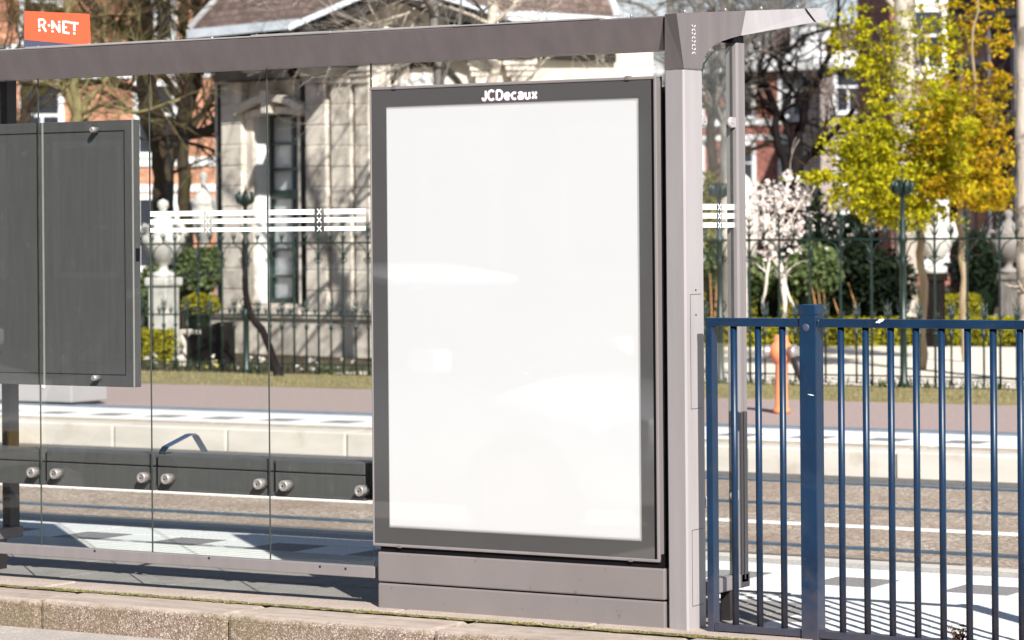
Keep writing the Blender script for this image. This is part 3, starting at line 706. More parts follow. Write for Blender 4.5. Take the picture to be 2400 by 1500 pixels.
# armrest: a bent flat bar running front to back
xa = js[1]+.03
zz1 = bz1
arp = [(BY+.005, zz1-.02), (BY+.012, zz1+.012), (BY+.03, zz1+.028), (BY+.19, zz1+.070), (BY+.215, zz1+.072), (BY+.235, zz1+.062), (BY+.30, zz1-.01)]
am = MB(); wv = .018; th = .0045; VV = []
for i, (y, z) in enumerate(arp):
    a_ = arp[max(0, i-1)]; c_2 = arp[min(len(arp)-1, i+1)]; d = Vector((c_2[0]-a_[0], c_2[1]-a_[1])).normalized(); nn = Vector((-d.y, d.x))*th
    VV += [(xa-wv, y, z), (xa+wv, y, z), (xa+wv, y+nn.x, z+nn.y), (xa-wv, y+nn.x, z+nn.y)]
ff = []
for i in range(len(arp)-1):
    for k in range(4): ff.append((i*4+k, i*4+(k+1) % 4, i*4+4+(k+1) % 4, i*4+4+k))
am.add(VV, ff); bp('armrest', am, M['armrest'])

# ================================================================== ROUTE SIGN on the roof
ph = R(31.5)+R(31.7)
sdir = Vector((math.cos(ph), math.sin(ph), 0)); snrm = Vector((sdir.y, -sdir.x, 0))
D0 = 13.0
sp0 = atD(57, 108, D0)
def along(px, z_py=65):      # distance along the sign for a pixel column
    d = ray(px, z_py); den = d.x*sdir.y-d.y*sdir.x; t = (sp0.x*sdir.y-sp0.y*sdir.x)/den
    p = d*t; return (Vector((p.x, p.y, 0))-Vector((sp0.x, sp0.y, 0))).dot(sdir), H+d.z*t
sg = thing('route_sign', (sp0.x, sp0.y, sp0.z), 'small orange route sign with white lettering standing on the shelter roof', 'sign', rz=ph)
def splate(pts, t0_, t1_):
    P = [along(*q) for q in pts]; return MB().prism([(a, z-sp0.z) for a, z in P], t0_, t1_, 'y')
splate([(57, 26), (209, 33), (212, 107), (57, 93)], -.004, .004).build('sign_plate', M['orange'], sg)
splate([(57, 93.5), (212, 107.5), (212, 118), (57, 118)], -.004, .004).build('sign_base', M['navy'], sg)
def stroke(mb, pts, w=4.2):
    P = [along(*q) for q in pts]; k = w/527.
    for i in range(len(P)-1):
        a = Vector((P[i][0], P[i][1]-sp0.z)); b = Vector((P[i+1][0], P[i+1][1]-sp0.z)); d = (b-a).normalized(); nn = Vector((-d.y, d.x))*k/2*1.0; a = a-d*k*.3; b = b+d*k*.3
        mb.prism([tuple(q) for q in (a-nn, b-nn, b+nn, a+nn)], -.0062, -.0045, 'y')
    return mb
lt = MB()
stroke(lt, [(91, 64), (90, 46), (100, 46), (105, 52), (101, 59), (96, 59)]); stroke(lt, [(98, 59), (106, 73)], 5); stroke(lt, [(91, 70), (91.5, 72)], 5)
stroke(lt, [(113, 59), (114, 60.5)], 5)
stroke(lt, [(121.5, 66), (121, 50)], 5); stroke(lt, [(121, 50), (138, 75)], 5); stroke(lt, [(138, 75), (137.5, 58)], 5); stroke(lt, [(137.5, 51), (137.6, 52.5)], 5); stroke(lt, [(122, 73), (122, 74.5)], 5)
stroke(lt, [(160, 52), (147, 51), (147.5, 76), (160, 78)], 5); stroke(lt, [(153, 64), (154, 64.5)], 4.5)
stroke(lt, [(164, 53.5), (181, 55)], 5); stroke(lt, [(173, 55), (173, 71)], 5); stroke(lt, [(173, 77.5), (173, 79.5)], 5)
lt.build('lettering', M['letter'], sg)

# ================================================================== BLUE RAILING
FY = 9.67
fx = onY(1665, 1470, FY).x
fe_ = thing('blue_railing', (fx, FY, 0), 'dark blue painted steel railing standing right of the bus shelter', 'railing')
FL = (fx, FY, 0)
def fp(name, mb, m=M['blue'], parent=fe_): return part(name, mb, m, parent, FL)
ztop = onY(1700, 745, FY).z; zl = ztop-.031
pmx0, pmx1 = onY(1876, 1100, FY-.03).x, onY(1915, 1100, FY-.03).x
def tilt(mb): return mb
ex0 = onY(1652, 760, FY-.022).x
fp('end_post', MB().bbox(ex0+.002, ex0+.028, FY-.022, FY+.026, -.02, zl, .002))
fp('top_rail', MB().bbox(ex0, pmx0+.002, FY-.022, FY+.026, zl, ztop, .003))
fp('top_rail', MB().bbox(pmx1+.008, -3.2, FY-.022, FY+.026, zl, ztop, .003))
fp('bottom_rail', MB().bbox(ex0+.03, pmx0+.002, FY-.022, FY+.022, .008, .034, .002))
fp('bottom_rail', MB().bbox(pmx1-.002, -3.2, FY-.022, FY+.022, .008, .034, .002))
zpc = onY(1900, 716, FY).z
mp_ = fp('post', MB().bbox(pmx0, pmx1, FY-.033, FY+.033, -.03, zpc-.02, .003))
o_ = MB().bbox(pmx0-.003, pmx1+.003, FY-.036, FY+.036, zpc-.035, zpc+.004, .006).build('cap', M['blue'], mp_); o_.location = tuple(-v for v in FL)
k = MB(); p = onY(1888, 768, FY-.034); k.lathe((p.x, FY-.033, p.z), [(.015, 0), (.014, -.002), (.004, -.002)], 20, axis='y')
o_ = k.build('plug', M['navy'], mp_); o_.location = tuple(-v for v in FL)
k = MB().bbox(pmx1, pmx1+.012, FY-.014, FY+.014, zl+.004, ztop-.004, .002); fp('rail_bracket', k, M['case_edge'])
fp('post', MB().bbox(-3.27, -3.20, FY-.033, FY+.033, -.03, zpc-.02, .003))
for q0_, q1_, nm in (((2052, 756), (2074, 748), 0), ((1893, 924), (1909, 927), 1)):
    yy_ = FY-(.0225 if nm == 0 else .0335); p0 = onY(q0_[0], q0_[1], yy_); p1 = onY(q1_[0], q1_[1], yy_); mb = MB(); n_c = 9; up_ = []; dn_ = []
    for k in range(n_c+1):
        t = k/n_c; x_ = p0.x+(p1.x-p0.x)*t; z_ = p0.z+(p1.z-p0.z)*t; h_ = (.0065 if nm == 0 else .002)*math.sin(PI*min(1, t*1.0+.02))*(1+.4*math.sin(k*2.1)); up_.append((x_, yy_, z_+h_)); dn_.append((x_, yy_, z_-h_))
    mb.add(up_+dn_, [(i, n_c+1+i, n_c+2+i, i+1) for i in range(n_c)]); fp('paint_chip', mb, M['decal'])
bar0 = None
for q in (1722, 1779, 1836, 1973, 2031, 2090, 2149, 2209, 2270, 2330, 2393, 2455, 2517):
    p = onY(q, 1100, FY)
    if bar0 is None:
        bar0 = MB().tube([(0, 0, 0), (0, 0, zl-.028)], .0125, 14).build('bar', M['blue'], fe_); b = bar0
    else: b = bar0.copy(); COL.objects.link(b); b.parent = fe_
    b.location = (p.x-fx, 0, .030)

exec_tail = True

# ================================================================== WROUGHT IRON FENCE
IY = 25.9
fi = thing('iron_fence', (-11.44, IY, 0), 'dark green wrought iron garden fence with spear heads and twisted bars', 'iron fence')
PX = [-9.45, -11.44, -13.43, -15.40, -17.37, -19.34, -21.32, -23.3]
def ip(name, mb, x=0, parent=fi):
    o = mb.build(name, M['iron'], parent); o.location = (x+11.44, 0, 0); return o
def rail_bar(z0, z1, y=.012): return MB().box(PX[-1]+11.44, PX[0]+11.44, -y, y, z0, z1)
ip('top_rail', rail_bar(1.424, 1.445), -11.44); ip('bottom_rail', rail_bar(.10, .115), -11.44)
mr = rail_bar(.63, .648); xx = PX[-1]
def prong(mb, x, z, h, w, r=.0085, sides=5):
    mb.tube([(x, 0, z), (x, 0, z+h*.55), (x, 0, z+h)], [r, r*.8, r*.25], sides)
    for s_ in (-1, 1): mb.tube([(x, 0, z+h*.18), (x+s_*w*.55, 0, z+h*.38), (x+s_*w, 0, z+h*.78)], [r*.8, r*.9, r*.3], sides)
while xx < PX[0]:
    prong(mr, xx+11.44+.083, .645, .11, .032); prong(mr, xx+11.44+.249, .645, .11, .032); xx += .332
ip('middle_rail', mr, -11.44)
def curl(mb, x0, z0, s_, r=.0055):     # arched bracket under the top rail and a small scroll
    pts = [(x0, 0, z0-.02)]
    for k in range(7):
        t = k/6*PI*.5; pts.append((x0+s_*(.012+.10*math.sin(t)*.9), 0, z0+.135*(1-math.cos(t))**.8+.005))
    mb.tube([(x0+s_*.002, 0, z0-.05), (x0+s_*.02, 0, z0+.05), (x0+s_*.055, 0, z0+.12), (x0+s_*.115, 0, z0+.155)], [.008, .008, .007, .006], 5)
    pts = []
    for k in range(10):
        t = -PI*.5+k/9*PI*1.6; rr = .024*(1-k/14.); pts.append((x0+s_*(.032+rr*math.cos(t)), 0, z0-.01+rr*math.sin(t)))
    mb.tube([(x0, 0, z0-.07)]+pts, .006, 4)
lb = MB(); prof = [(.0095, .0), (.0095, .60), (.013, .62), (.013, .66), (.009, .68)]
for k in range(22): prof += [(.0125, .69+k*.024), (.0065, .702+k*.024)]
prof += [(.009, 1.23), (.010, 1.42), (.009, 1.50), (.004, 1.68), (.001, 1.76)]
lb.lathe((0, 0, .03), [(r*1.3, z-.03+.0) for r, z in prof], 7)
for s_ in (-1, 1):
    curl(lb, 0, 1.265, s_)
    for zq, hq in ((1.46, .09), (1.54, .08), (1.61, .07)): lb.tube([(0, 0, zq), (s_*.022, 0, zq+hq*.35), (s_*.042, 0, zq+hq)], [.008, .009, .003], 5)
lb.lathe((0, 0, .50), [(.012, 0), (.024, .015), (.024, .03), (.012, .045)], 7)
shb = MB(); shb.lathe((0, 0, .03), [(.0105, 0), (.0105, .45), (.022, .47), (.022, .50), (.0105, .52), (.0105, .60), (.012, .66), (.002, .84)], 7)
for s_ in (-1, 1):
    for zq, hq in ((.66, .11), (.735, .09)): shb.tube([(0, 0, zq), (s_*.022, 0, zq+hq*.4), (s_*.040, 0, zq+hq)], [.0075, .009, .003], 5)
# twist on the short bars too
fr_ = MB(); fr_.lathe((0, 0, 1.44), [(.010, 0), (.009, .08), (.001, .17)], 6)
for s_ in (-1, 1): fr_.tube([(0, 0, 1.47), (s_*.024, 0, 1.51), (s_*.036, 0, 1.56)], [.008, .009, .003], 5)
pst = MB()
pst.lathe((0, 0, -.01), [(.055, 0), (.055, .06), (.036, .09), (.033, .60), (.05, .62), (.05, .68), (.034, .70), (.030, 1.18), (.042, 1.20), (.030, 1.24), (.032, 1.40), (.045, 1.42), (.045, 1.46), (.028, 1.50), (.036, 1.60), (.024, 1.64), (.022, 1.84), (.032, 1.86), (.05, 1.90), (.045, 1.96), (.02, 2.0)], 12)
for k in range(6):
    t = 2*PI*k/6+.3; cx_, cy_ = math.cos(t), math.sin(t)
    pst.tube([(cx_*.02, cy_*.02, 1.86), (cx_*.085, cy_*.085, 1.90), (cx_*.10, cy_*.10, 1.96), (cx_*.07, cy_*.07, 2.01)], [.012, .022, .024, .008], 6)
pst.tube([(0, 0, 1.95), (0, 0, 2.09)], [.016, .004], 6)
for s_ in (-1, 1):
    curl(pst, s_*.03, 1.265, s_)
    pst.tube([(0, 0, 1.52), (s_*.05, 0, 1.55), (s_*.075, 0, 1.60), (s_*.055, 0, 1.64), (s_*.035, 0, 1.61)], [.008, .009, .009, .007, .004], 5)
    pst.tube([(0, 0, .70), (s_*.05, 0, .73), (s_*.07, 0, .79), (s_*.04, 0, .83), (s_*.03, 0, .79)], [.008, .009, .009, .007, .004], 5)
P0 = L0 = S0 = F0 = None
def inst(src, name, mb, x):
    if src is None: return ip(name, mb, x)
    o = src.copy(); COL.objects.link(o); o.parent = fi; o.location = (x+11.44, 0, 0); return src
for i, px_ in enumerate(PX):
    P0 = inst(P0, 'post', pst, px_)
    if i < len(PX)-1:
        stp = (PX[i+1]-px_)/6
        for k in range(6):
            if k: L0 = inst(L0, 'twisted_bar', lb, px_+stp*k)
            if -21.6 < px_+stp*k < -9.6:
                S0 = inst(S0, 'short_bar', shb, px_+stp*(k+.5)) if True else S0
for i, px_ in enumerate(PX[:-1]):
    stp = (PX[i+1]-px_)/6
    for k in range(6): F0 = inst(F0, 'fleur', fr_, px_+stp*(k+.5))

# flower strip at the fence foot
rf_ = random.Random(21)
fs = MB(); fw_ = MB(); fy_ = MB()
for i in range(1500):
    x = rf_.uniform(-22.5, -9.2); dens = .5+.5*math.sin(x*5.1)*math.sin(x*2.3+1)
    if rf_.random() > .25+dens: continue
    y = 26.02+rf_.gauss(0, .05); h = rf_.uniform(.04, .17)*(1.0 if x < -14 else .6); a = rf_.uniform(0, PI); w = .007
    dx, dy = math.cos(a)*w, math.sin(a)*w; lx = rf_.gauss(0, .03)
    fs.add([(x-dx, y-dy, 0), (x+dx, y+dy, 0), (x+lx*.5+dx, y, h*.6), (x+lx, y, h), (x+lx*.5-dx, y, h*.6)], [(0, 1, 2, 3, 4)])
    if rf_.random() < .13:
        t = fy_ if rf_.random() < .22 else fw_
        for q in range(6): t.leaf((x+lx+rf_.gauss(0, .010), y-.02+rf_.gauss(0, .01), h+rf_.gauss(0, .010)), .028, rf_)
fb_ = thing('flower_border', (-15, 26.0, 0), 'strip of small white and yellow spring flowers along the foot of the iron fence', 'flower border'); tag(fb_, kind='stuff')
for nm, mb_, mt_ in (('flower_leaves', fs, M['leaf_green']), ('white_flowers', fw_, M['blossom']), ('yellow_flowers', fy_, M['flower_y'])):
    o_ = mb_.build(nm, mt_, fb_); o_.location = (15, -26.0, 0)

# ================================================================== HYDRANT, CABINET
hb_ = onG(1832, 968); HL = (hb_.x, hb_.y, 0)
hy = thing('hydrant', HL, 'orange standpipe hydrant with steel caps on the brick path beyond the tracks', 'hydrant')
b = MB(); b.lathe((0, 0, 0), [(.072, 0), (.072, .03), (.055, .05), (.05, .40), (.06, .42), (.085, .45), (.098, .49), (.100, .53), (.085, .57), (.07, .585), (.062, .60), (.06, .635), (.045, .65), (0.001, .652)], 24)
b.build('body', M['hydrant'], hy)
b = MB(); b.lathe((.06, -.02, .51), [(.05, 0), (.052, .05), (.062, .055), (.062, .085), (.05, .09), (.03, .11)], 20, axis='x'); b.build('outlet_cap', M['chrome'], hy)
b = MB(); b.lathe((-.06, -.02, .51), [(.05, 0), (.052, -.04), (.06, -.045), (.06, -.07), (.035, -.075)], 20, axis='x'); b.build('outlet_cap', M['chrome'], hy)
b = MB(); b.tube([(.14, -.02, .46), (.17, -.03, .40), (.19, -.04, .33), (.20, -.04, .28)], [.045, .05, .035, .02], 10); b.build('hanging_cap', M['dark'], hy)
cb_ = onG(168, 952); CL_ = (cb_.x, cb_.y, 0)
cbn = thing('utility_cabinet', CL_, 'pale grey utility cabinet low behind the timetable case at the left', 'cabinet')
MB().bbox(-1.5, 0, 0, .5, .03, 1.05, .01).build('body', M['cabinet'], cbn)
MB().bbox(-1.52, .02, -.02, .52, 1.055, 1.10, .01).build('lid', M['cabinet'], cbn)
MB().box(-.002-.36, -.36+.004, -.006, .0, .05, 1.0).box(-1.1, -1.094, -.006, .0, .05, 1.0).build('door_seam', M['dark'], cbn)
MB().bbox(-.34, -.31, -.012, 0, .16, .20, .003).build('latch', M['white'], cbn)

# small red-brown plant at the railing foot
rp_ = random.Random(5); w0 = onG(2322, 1497); wl = MB(); ws = MB()
wp = thing('weed', (w0.x, 9.70, 0), 'small red brown weed growing at the foot of the blue railing', 'plant')
for i in range(11):
    a = rp_.uniform(0, 2*PI); h = rp_.uniform(.04, .085); r = rp_.uniform(.01, .05)
    pts = [(0, 0, -.02), (math.cos(a)*r*.5, math.sin(a)*r*.3, h*.5), (math.cos(a)*r, math.sin(a)*r*.5, h)]
    ws.tube(pts, [.0016, .0012, .0008], 4)
    for k in range(12):
        t = rp_.random(); p = Vector(pts[1]).lerp(Vector(pts[2]), t)+Vector([rp_.gauss(0, .006) for _ in range(3)]); wl.leaf(p, .010, rp_)
ws.build('stem', M['bark_brown'], wp); wl.build('leaves', M['leaf_brown'], wp)
# scattered litter: fallen leaves and petals
lf = MB(); rl2 = random.Random(12)
for i in range(60): lf.leaf((rl2.uniform(-10.5, -4), rl2.uniform(9.35, 11.5), .006), rl2.uniform(.006, .02), rl2, up=12)
tag(lf.build('fallen_petals', M['blossom']), 'tiny fallen petals and scraps on the platform paving', 'litter', kind='stuff')

# ================================================================== PAVILION
AP = Vector((-23.4, 30.8, 0)); pa = R(-16.4); AX = Vector((math.cos(pa), math.sin(pa), 0))
pav = thing('stone_pavilion', tuple(AP), 'weathered stone garden pavilion with slate hip roof, gable and tall green sash window', 'pavilion', rz=pa)
def fs_(px, py, back=0.0):      # facade coordinates (s, z) at a pixel; back: distance behind the facade plane
    nb = Vector((-AX.y, AX.x, 0)); o = AP+nb*back
    d = ray(px, py); den = d.x*AX.y-d.y*AX.x; t = (o.x*AX.y-o.y*AX.x)/den
    p = d*t; return (Vector((p.x, p.y, 0))-o).dot(AX), H+d.z*t
def pvp(name, mb, m, parent=pav): return mb.build(name, m, parent)
sA = 3.2
w0s, w1s = fs_(602, 480)[0], fs_(706, 480)[0]; wz0, wz1 = fs_(650, 712)[1], fs_(650, 262)[1]
ztopw = fs_(560, 150)[1]
wl_ = MB(); wl_.box(-.12, w0s, 0, .35, 0, 4.1); wl_.box(w1s, sA, 0, .35, 0, 4.1); wl_.box(w0s, w1s, 0, .35, 0, wz0); wl_.box(w0s, w1s, 0, .35, wz1, 4.1)
wl_.box(-.12, .2, .35, 5.2, 0, 4.1)
pvp('wall', wl_, M['stone'])
zp = fs_(600, 745)[1]
pl = MB().bbox(-.22, sA+.1, -.10, -.001, -.02, zp, .01); pl.bbox(-.25, sA+.12, -.14, -.001, zp+.002, zp+.10, .02); pvp('plinth', pl, M['stone_plain'])
def pilaster(pa_, pb_, rus=True):
    a, b = fs_(pa_, 400, -.12)[0], fs_(pb_, 400, -.12)[0]; z = zp+.104; zt_ = fs_((pa_+pb_)/2, 196, -.12)[1]; mb = MB(); hgt = (zt_-z)/11
    for k in range(11):
        mb.bbox(a, b, -.13+(.0 if k % 2 else .004), -.001, z+k*hgt+.004, z+(k+1)*hgt-.004, .012)
    mb.box(a+.012, b-.012, -.118, -.001, z, zt_)
    for k, (o1, h0, h1) in enumerate(((.02, 0, .05), (.0, .05, .09), (.035, .09, .15), (.06, .15, .21))):
        mb.bbox(a-o1, b+o1, -.14-o1, -.001, zt_+h0+.001, zt_+h1, .008)
    return pvp('pilaster', mb, M['stone_plain'])
pilaster(520, 567); pilaster(717, 765); pilaster(777, 823); pilaster(833, 866)
en = MB(); en.box(fs_(567, 400, 0)[0]+.02, fs_(708, 400, 0)[0], -.46, -.001, fs_(640, 189)[1], fs_(640, 189)[1]+.34); pvp('recess_shade', en, M['soffit'])  # dark block: shade at the head of the wall recess put into its colour
# window surround
rv0, rv1 = w0s, w1s; su = MB()
su.bbox(w0s-.17, w0s-.0, -.055, .02, wz0, wz1+.02, .015); su.bbox(w1s, w1s+.05, -.055, .02, wz0, wz1+.02, .015)
su.bbox(w0s-.24, w0s-.175, -.03, .01, wz0, wz1-.1, .01)
su.bbox(w0s-.26, w1s+.14, -.16, .02, wz0-.14, wz0-.03, .02)
arc = []; mid = (w0s+w1s)/2; hw = (w1s-w0s)/2+.22
for k in range(13):
    t = -1+k/6.; arc.append((mid+hw*t, wz1+.22-.16*t*t))
lo_ = [(x, z-.09) for x, z in arc]
su.prism(arc+lo_[::-1], -.20, .0, 'y')
arc2 = [(mid+(hw-.1)*(-1+k/6.), wz1+.06-.05*(-1+k/6.)**2) for k in range(13)]; su.prism(arc2+[(x, z-.09) for x, z in arc2][::-1], -.10, .0, 'y')
su.prism([(mid-.05, wz1-.02), (mid+.05, wz1-.02), (mid+.08, wz1+.27), (mid-.08, wz1+.27)], -.235, -.0, 'y')
pvp('window_surround', su, M['stone_plain'])
wf = MB(); by_ = .20; W_ = w1s-w0s
fw2 = .042
wf.box(w0s, w0s+fw2, by_, by_+.06, wz0, wz1); wf.box(w1s-fw2, w1s, by_, by_+.06, wz0, wz1); wf.box(w0s+fw2, w1s-fw2, by_, by_+.06, wz1-.06, wz1); wf.box(w0s+fw2, w1s-fw2, by_, by_+.06, wz0, wz0+.07)
cxm = (w0s+w1s)/2+.03
wf.box(cxm-.021, cxm+.021, by_+.002, by_+.05, wz0+.07, wz1-.06)
for py_, th_ in ((337, .018), (397, .018), (456, .06), (585, .018), (647, .018)):
    z = fs_(655, py_, by_)[1]; wf.box(w0s+fw2, w1s-fw2, by_+.004, by_+.048, z-th_, z+th_)
wfo = pvp('window', wf, M['green_frame'])
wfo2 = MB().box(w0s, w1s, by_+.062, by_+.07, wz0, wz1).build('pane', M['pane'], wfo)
pvp('window_reveal', MB().box(w0s+.001, w0s+.02, .0, by_-.001, wz0, wz1-.001), M['white'])
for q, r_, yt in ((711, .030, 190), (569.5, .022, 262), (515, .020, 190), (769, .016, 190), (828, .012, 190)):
    a_ = fs_(q, 400, -.03)[0]; pvp('gap_shade', MB().tube([(a_, -.035, zp+.1), (a_, -.035, fs_(q, yt, -.03)[1])], r_, 8), M['black'])  # black tubes stand for the shade in the gaps beside the pilasters
# world to local for the corner and roof
def L_(p): q = Vector((p[0], p[1], 0))-AP; return (q.dot(AX), q.dot(Vector((-AX.y, AX.x, 0))))
C1 = AP+AX*sA; C2 = C1+RV*2.0; BD = RV*.74+DV*.67; C3 = C2+BD*2.1; C4 = C3+DV*2-RV*.6; C0 = AP
foot = [L_(c) for c in (C1, C2, C3, C4)]
cw = MB(); cw.prism([foot[0], foot[1], foot[2], foot[3], (1.5, 5.2), (0.3, 5.2), (.3, .36), (sA-.1, .36)], 0, 3.95, 'z'); pvp('corner_wall', cw, M['cream'])
n1 = Vector((RV.y, -RV.x, 0))
def cpt(a, out, z): p = C1+RV*a+n1*out; q = L_(p); return (q[0], q[1], z)
def cz(px, py): # coordinates on the chamfer plane
    d = ray(px, py); t = C1.dot(n1)/d.dot(n1); p = d*t; return (Vector((p.x, p.y, 0))-C1).dot(RV), H+d.z*t
def cbox(mb, a0, a1, o0, o1, z0, z1):
    v = [cpt(a, o, z) for z in (z0, z1) for a, o in ((a0, o0), (a1, o0), (a1, o1), (a0, o1))]
    return mb.add(v, [(0, 1, 2, 3)[::-1], (4, 5, 6, 7), (0, 1, 5, 4), (1, 2, 6, 5), (2, 3, 7, 6), (3, 0, 4, 7)])
e_ = MB(); cbox(e_, -.05, .22, -.0, .12, 0, 3.95); cbox(e_, 1.28, 1.45, .0, .12, 0, 3.95); cbox(e_, 1.72, 1.98, .0, .12, 0, 3.95)
for q in (1.24, 1.68):
    for o1, h0, h1 in ((.03, 3.55, 3.62), (.06, 3.62, 3.70), (.02, 3.48, 3.53)): cbox(e_, q-o1, q+.30+o1, .0, .12+o1, h0, h1)
pvp('corner_pilasters', e_, M['stone_plain'])
ar = MB(); a0, a1 = cz(905, 190)[0], cz(1085, 190)[0]; mc = (a0+a1)/2; hr = (a1-a0)/2; za = cz(985, 150)[1]-.5
ar.tube([cpt(mc+hr*1.06*math.cos(t), .03, za+.5*math.sin(t)) for t in [PI*k/16 for k in range(17)]], .035, 6)
pvp('arch_moulding', ar, M['soffit'])
aw = MB()
for k in range(7):
    a = a0+(a1-a0)*(k+.5)/7; hh = .40*math.sqrt(max(.05, 1-((a-mc)/hr)**2)); cbox(aw, a-hr/7*.9, a+hr/7*.9, .0, .02, za-.3, za+hh*.8)
    p = cpt(a, .01, za+hh*.8); aw.lathe(p, [(.001, -.09), (hr/7*.9, -.02), (hr/7*.9, .02), (.001, .09)], 10)
pvp('fanlight', aw, M['white'])
ct = MB(); cbox(ct, -.1, 2.1, .0, .16, 3.72, 3.80); cbox(ct, -.1, 2.1, .0, .2, 3.80, 3.86); pvp('cornice', ct, M['cream'])
# gable over the corner
ga, gz = cz(690, 82); gb_, gz2 = cz(1200, 60); gm, gzm = cz(930, -22)
go = .75
def rake(mb, pa_, pb_, o0, o1, h):
    v = [cpt(pa_[0], o, pa_[1]+z) for z in (0, h) for o in (o0, o1)]+[cpt(pb_[0], o, pb_[1]+z) for z in (0, h) for o in (o0, o1)]
    return mb.add(v, [(0, 1, 3, 2), (4, 6, 7, 5), (0, 4, 5, 1), (2, 3, 7, 6), (1, 5, 7, 3), (0, 2, 6, 4)])
gzl = min(gz, gz2)
gg = MB(); rake(gg, (ga, gz), (gm, gzm), go-.25, go+.12, .07); rake(gg, (gm, gzm), (gb_, gz2), go-.25, go+.12, .07); pvp('gable_cornice', gg, M['zinc'])
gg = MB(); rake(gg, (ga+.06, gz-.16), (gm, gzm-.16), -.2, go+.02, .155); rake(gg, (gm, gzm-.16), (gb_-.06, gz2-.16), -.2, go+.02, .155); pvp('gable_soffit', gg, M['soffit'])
gf = MB(); gf.add([cpt(ga+.25, .30, gzl-.16), cpt(gb_-.25, .30, gzl-.16), cpt(gm, .30, gzm-.14), cpt(ga+.25, -.2, gzl-.16), cpt(gb_-.25, -.2, gzl-.16), cpt(gm, -.2, gzm-.14)], [(0, 1, 2), (5, 4, 3), (0, 3, 4, 1), (1, 4, 5, 2), (2, 5, 3, 0)])
pvp('gable', gf, M['cream'])
gr_ = MB(); rg2 = random.Random(8)
for k in range(60):
    a = rg2.uniform(ga+.5, gb_-.5); zt2 = gzl-.1+(gzm-gzl-.25)*(1-abs((a-gm)/((gb_-ga)/2)))
    z = rg2.uniform(gzl-.12, max(gzl, zt2)); r = rg2.uniform(.03, .06); gr_.lathe(cpt(a, .31, z), [(.001, -r), (r, 0), (.001, r)], 7)
pvp('gable_relief', gr_, M['stone_plain'])
# main roof: gutter band and slate hips
zg = fs_(575, 60, -.3)[1]
xe = L_(C3)
P_ = [(-.30, -.32), (sA+.1, -.32), L_(C2+n1*.3), L_(C2+n1*.2+BD*1.45), L_(C2+n1*.2+BD*1.45+DV*2.2-RV*.5), (-.30, 5.0)]
gt_ = MB().prism(P_, zg-.10, zg+.02, 'z'); pvp('gutter', gt_, M['zinc'])
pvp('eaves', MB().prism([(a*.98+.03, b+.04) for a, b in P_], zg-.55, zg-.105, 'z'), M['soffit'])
pvp('parapet', MB().bbox(fs_(520, 90, -.2)[0], fs_(560, 90, -.2)[0], -.25, .2, 3.7, fs_(540, 62, -.2)[1], .01), M['stone_plain'])
top_ = [(1.6, 2.0), (2.6, 2.0), (3.4, 2.4), (3.4, 2.6), (2.8, 3.0), (1.6, 3.0)]
P2 = [(a*.985+.03, b+.03) for a, b in P_]
rfm = MB(); nR = 6; rfm.add([(a, b, zg+.025) for a, b in P2]+[(a, b, zg+3.2) for a, b in top_], [(i, (i+1) % nR, nR+(i+1) % nR, nR+i) for i in range(nR)]+[tuple(range(nR, 2*nR))])
pvp('roof', rfm, M['slate'])
for i in (0, 3): pvp('hip_capping', MB().tube([(P2[i][0], P2[i][1], zg+.04), (top_[i][0], top_[i][1], zg+3.22)], .055, 8), M['white'])

# ================================================================== URNS AND STATUES
def urn(mb, s):   # lidded garden urn, total height about 1 unit times s
    pr = [(.18, 0), (.18, .05), (.07, .09), (.06, .15), (.14, .20), (.26, .32), (.31, .45), (.31, .52), (.24, .56), (.27, .60), (.27, .63), (.20, .68), (.13, .76), (.06, .82), (.05, .86), (.085, .91), (.07, .97), (.001, 1.0)]
    return mb.lathe((0, 0, 0), [(r*s, z*s) for r, z in pr], 20)
def urn_on(name, px, D, py_top, py_mid, pw, m, label, arms=0, mp=None, squash=1.0):
    p = atD(px, 600, D); zt_, zm = atD(px, py_top, D).z, atD(px, py_mid, D).z
    r = thing(name, (p.x, p.y, 0), label, 'garden urn')
    a = pw/2/F*D; k = MB().bbox(-a*1.2, a*1.2, -a*1.2, a*1.2, -.02, .15, .02); k.bbox(-a, a, -a, a, .152, zm-.11, .015); k.bbox(-a*1.25, a*1.25, -a*1.25, a*1.25, zm-.108, zm-.002, .02)
    k.build('pedestal', mp or m, r)
    u = urn(MB(), zt_-zm)
    u.v = [(x*squash, y*squash, z) for x, y, z in u.v]
    h_ = zt_-zm
    if arms:
        for s_ in (-1, 1):
            u.tube([(s_*.20*h_*squash, 0, .62*h_), (s_*.33*h_*squash, 0, .66*h_), (s_*.38*h_*squash, 0, .56*h_), (s_*.34*h_*squash, 0, .46*h_), (s_*.27*h_*squash, 0, .42*h_)], [.03*h_, .04*h_, .045*h_, .04*h_, .02*h_], 8)
    o = u.build('urn', m, r); o.location = (0, 0, zm)
    return r
urn_on('garden_urn', 383, 36, 466, 650, 52, M['statue'], 'white lidded stone urn on a pale pedestal left of the pavilion', 1, squash=.9)
urn_on('garden_urn', 478, 48, 400, 600, 26, M['statue'], 'slim white urn with handles farther back against the brick houses', 1, squash=.55)
urn_on('garden_urn', 2192, 38, 466, 640, 36, M['statue'], 'white marble urn with scrolled handles beneath the yellow tree', 1, mp=M['bark_black'], squash=.8)
urn_on('garden_urn', 2364, 44, 490, 640, 34, M['statue_dull'], 'dull grey stone urn beside the pale trunk at the right', 1, mp=M['bark_grey'], squash=.9)
mo = atD(1728, 600, 40)
mt = thing('stone_monument', (mo.x, mo.y, 0), 'tall rounded pale stone monument behind the shelter end glass', 'monument')
k = MB(); zt_ = atD(1728, 398, 40).z
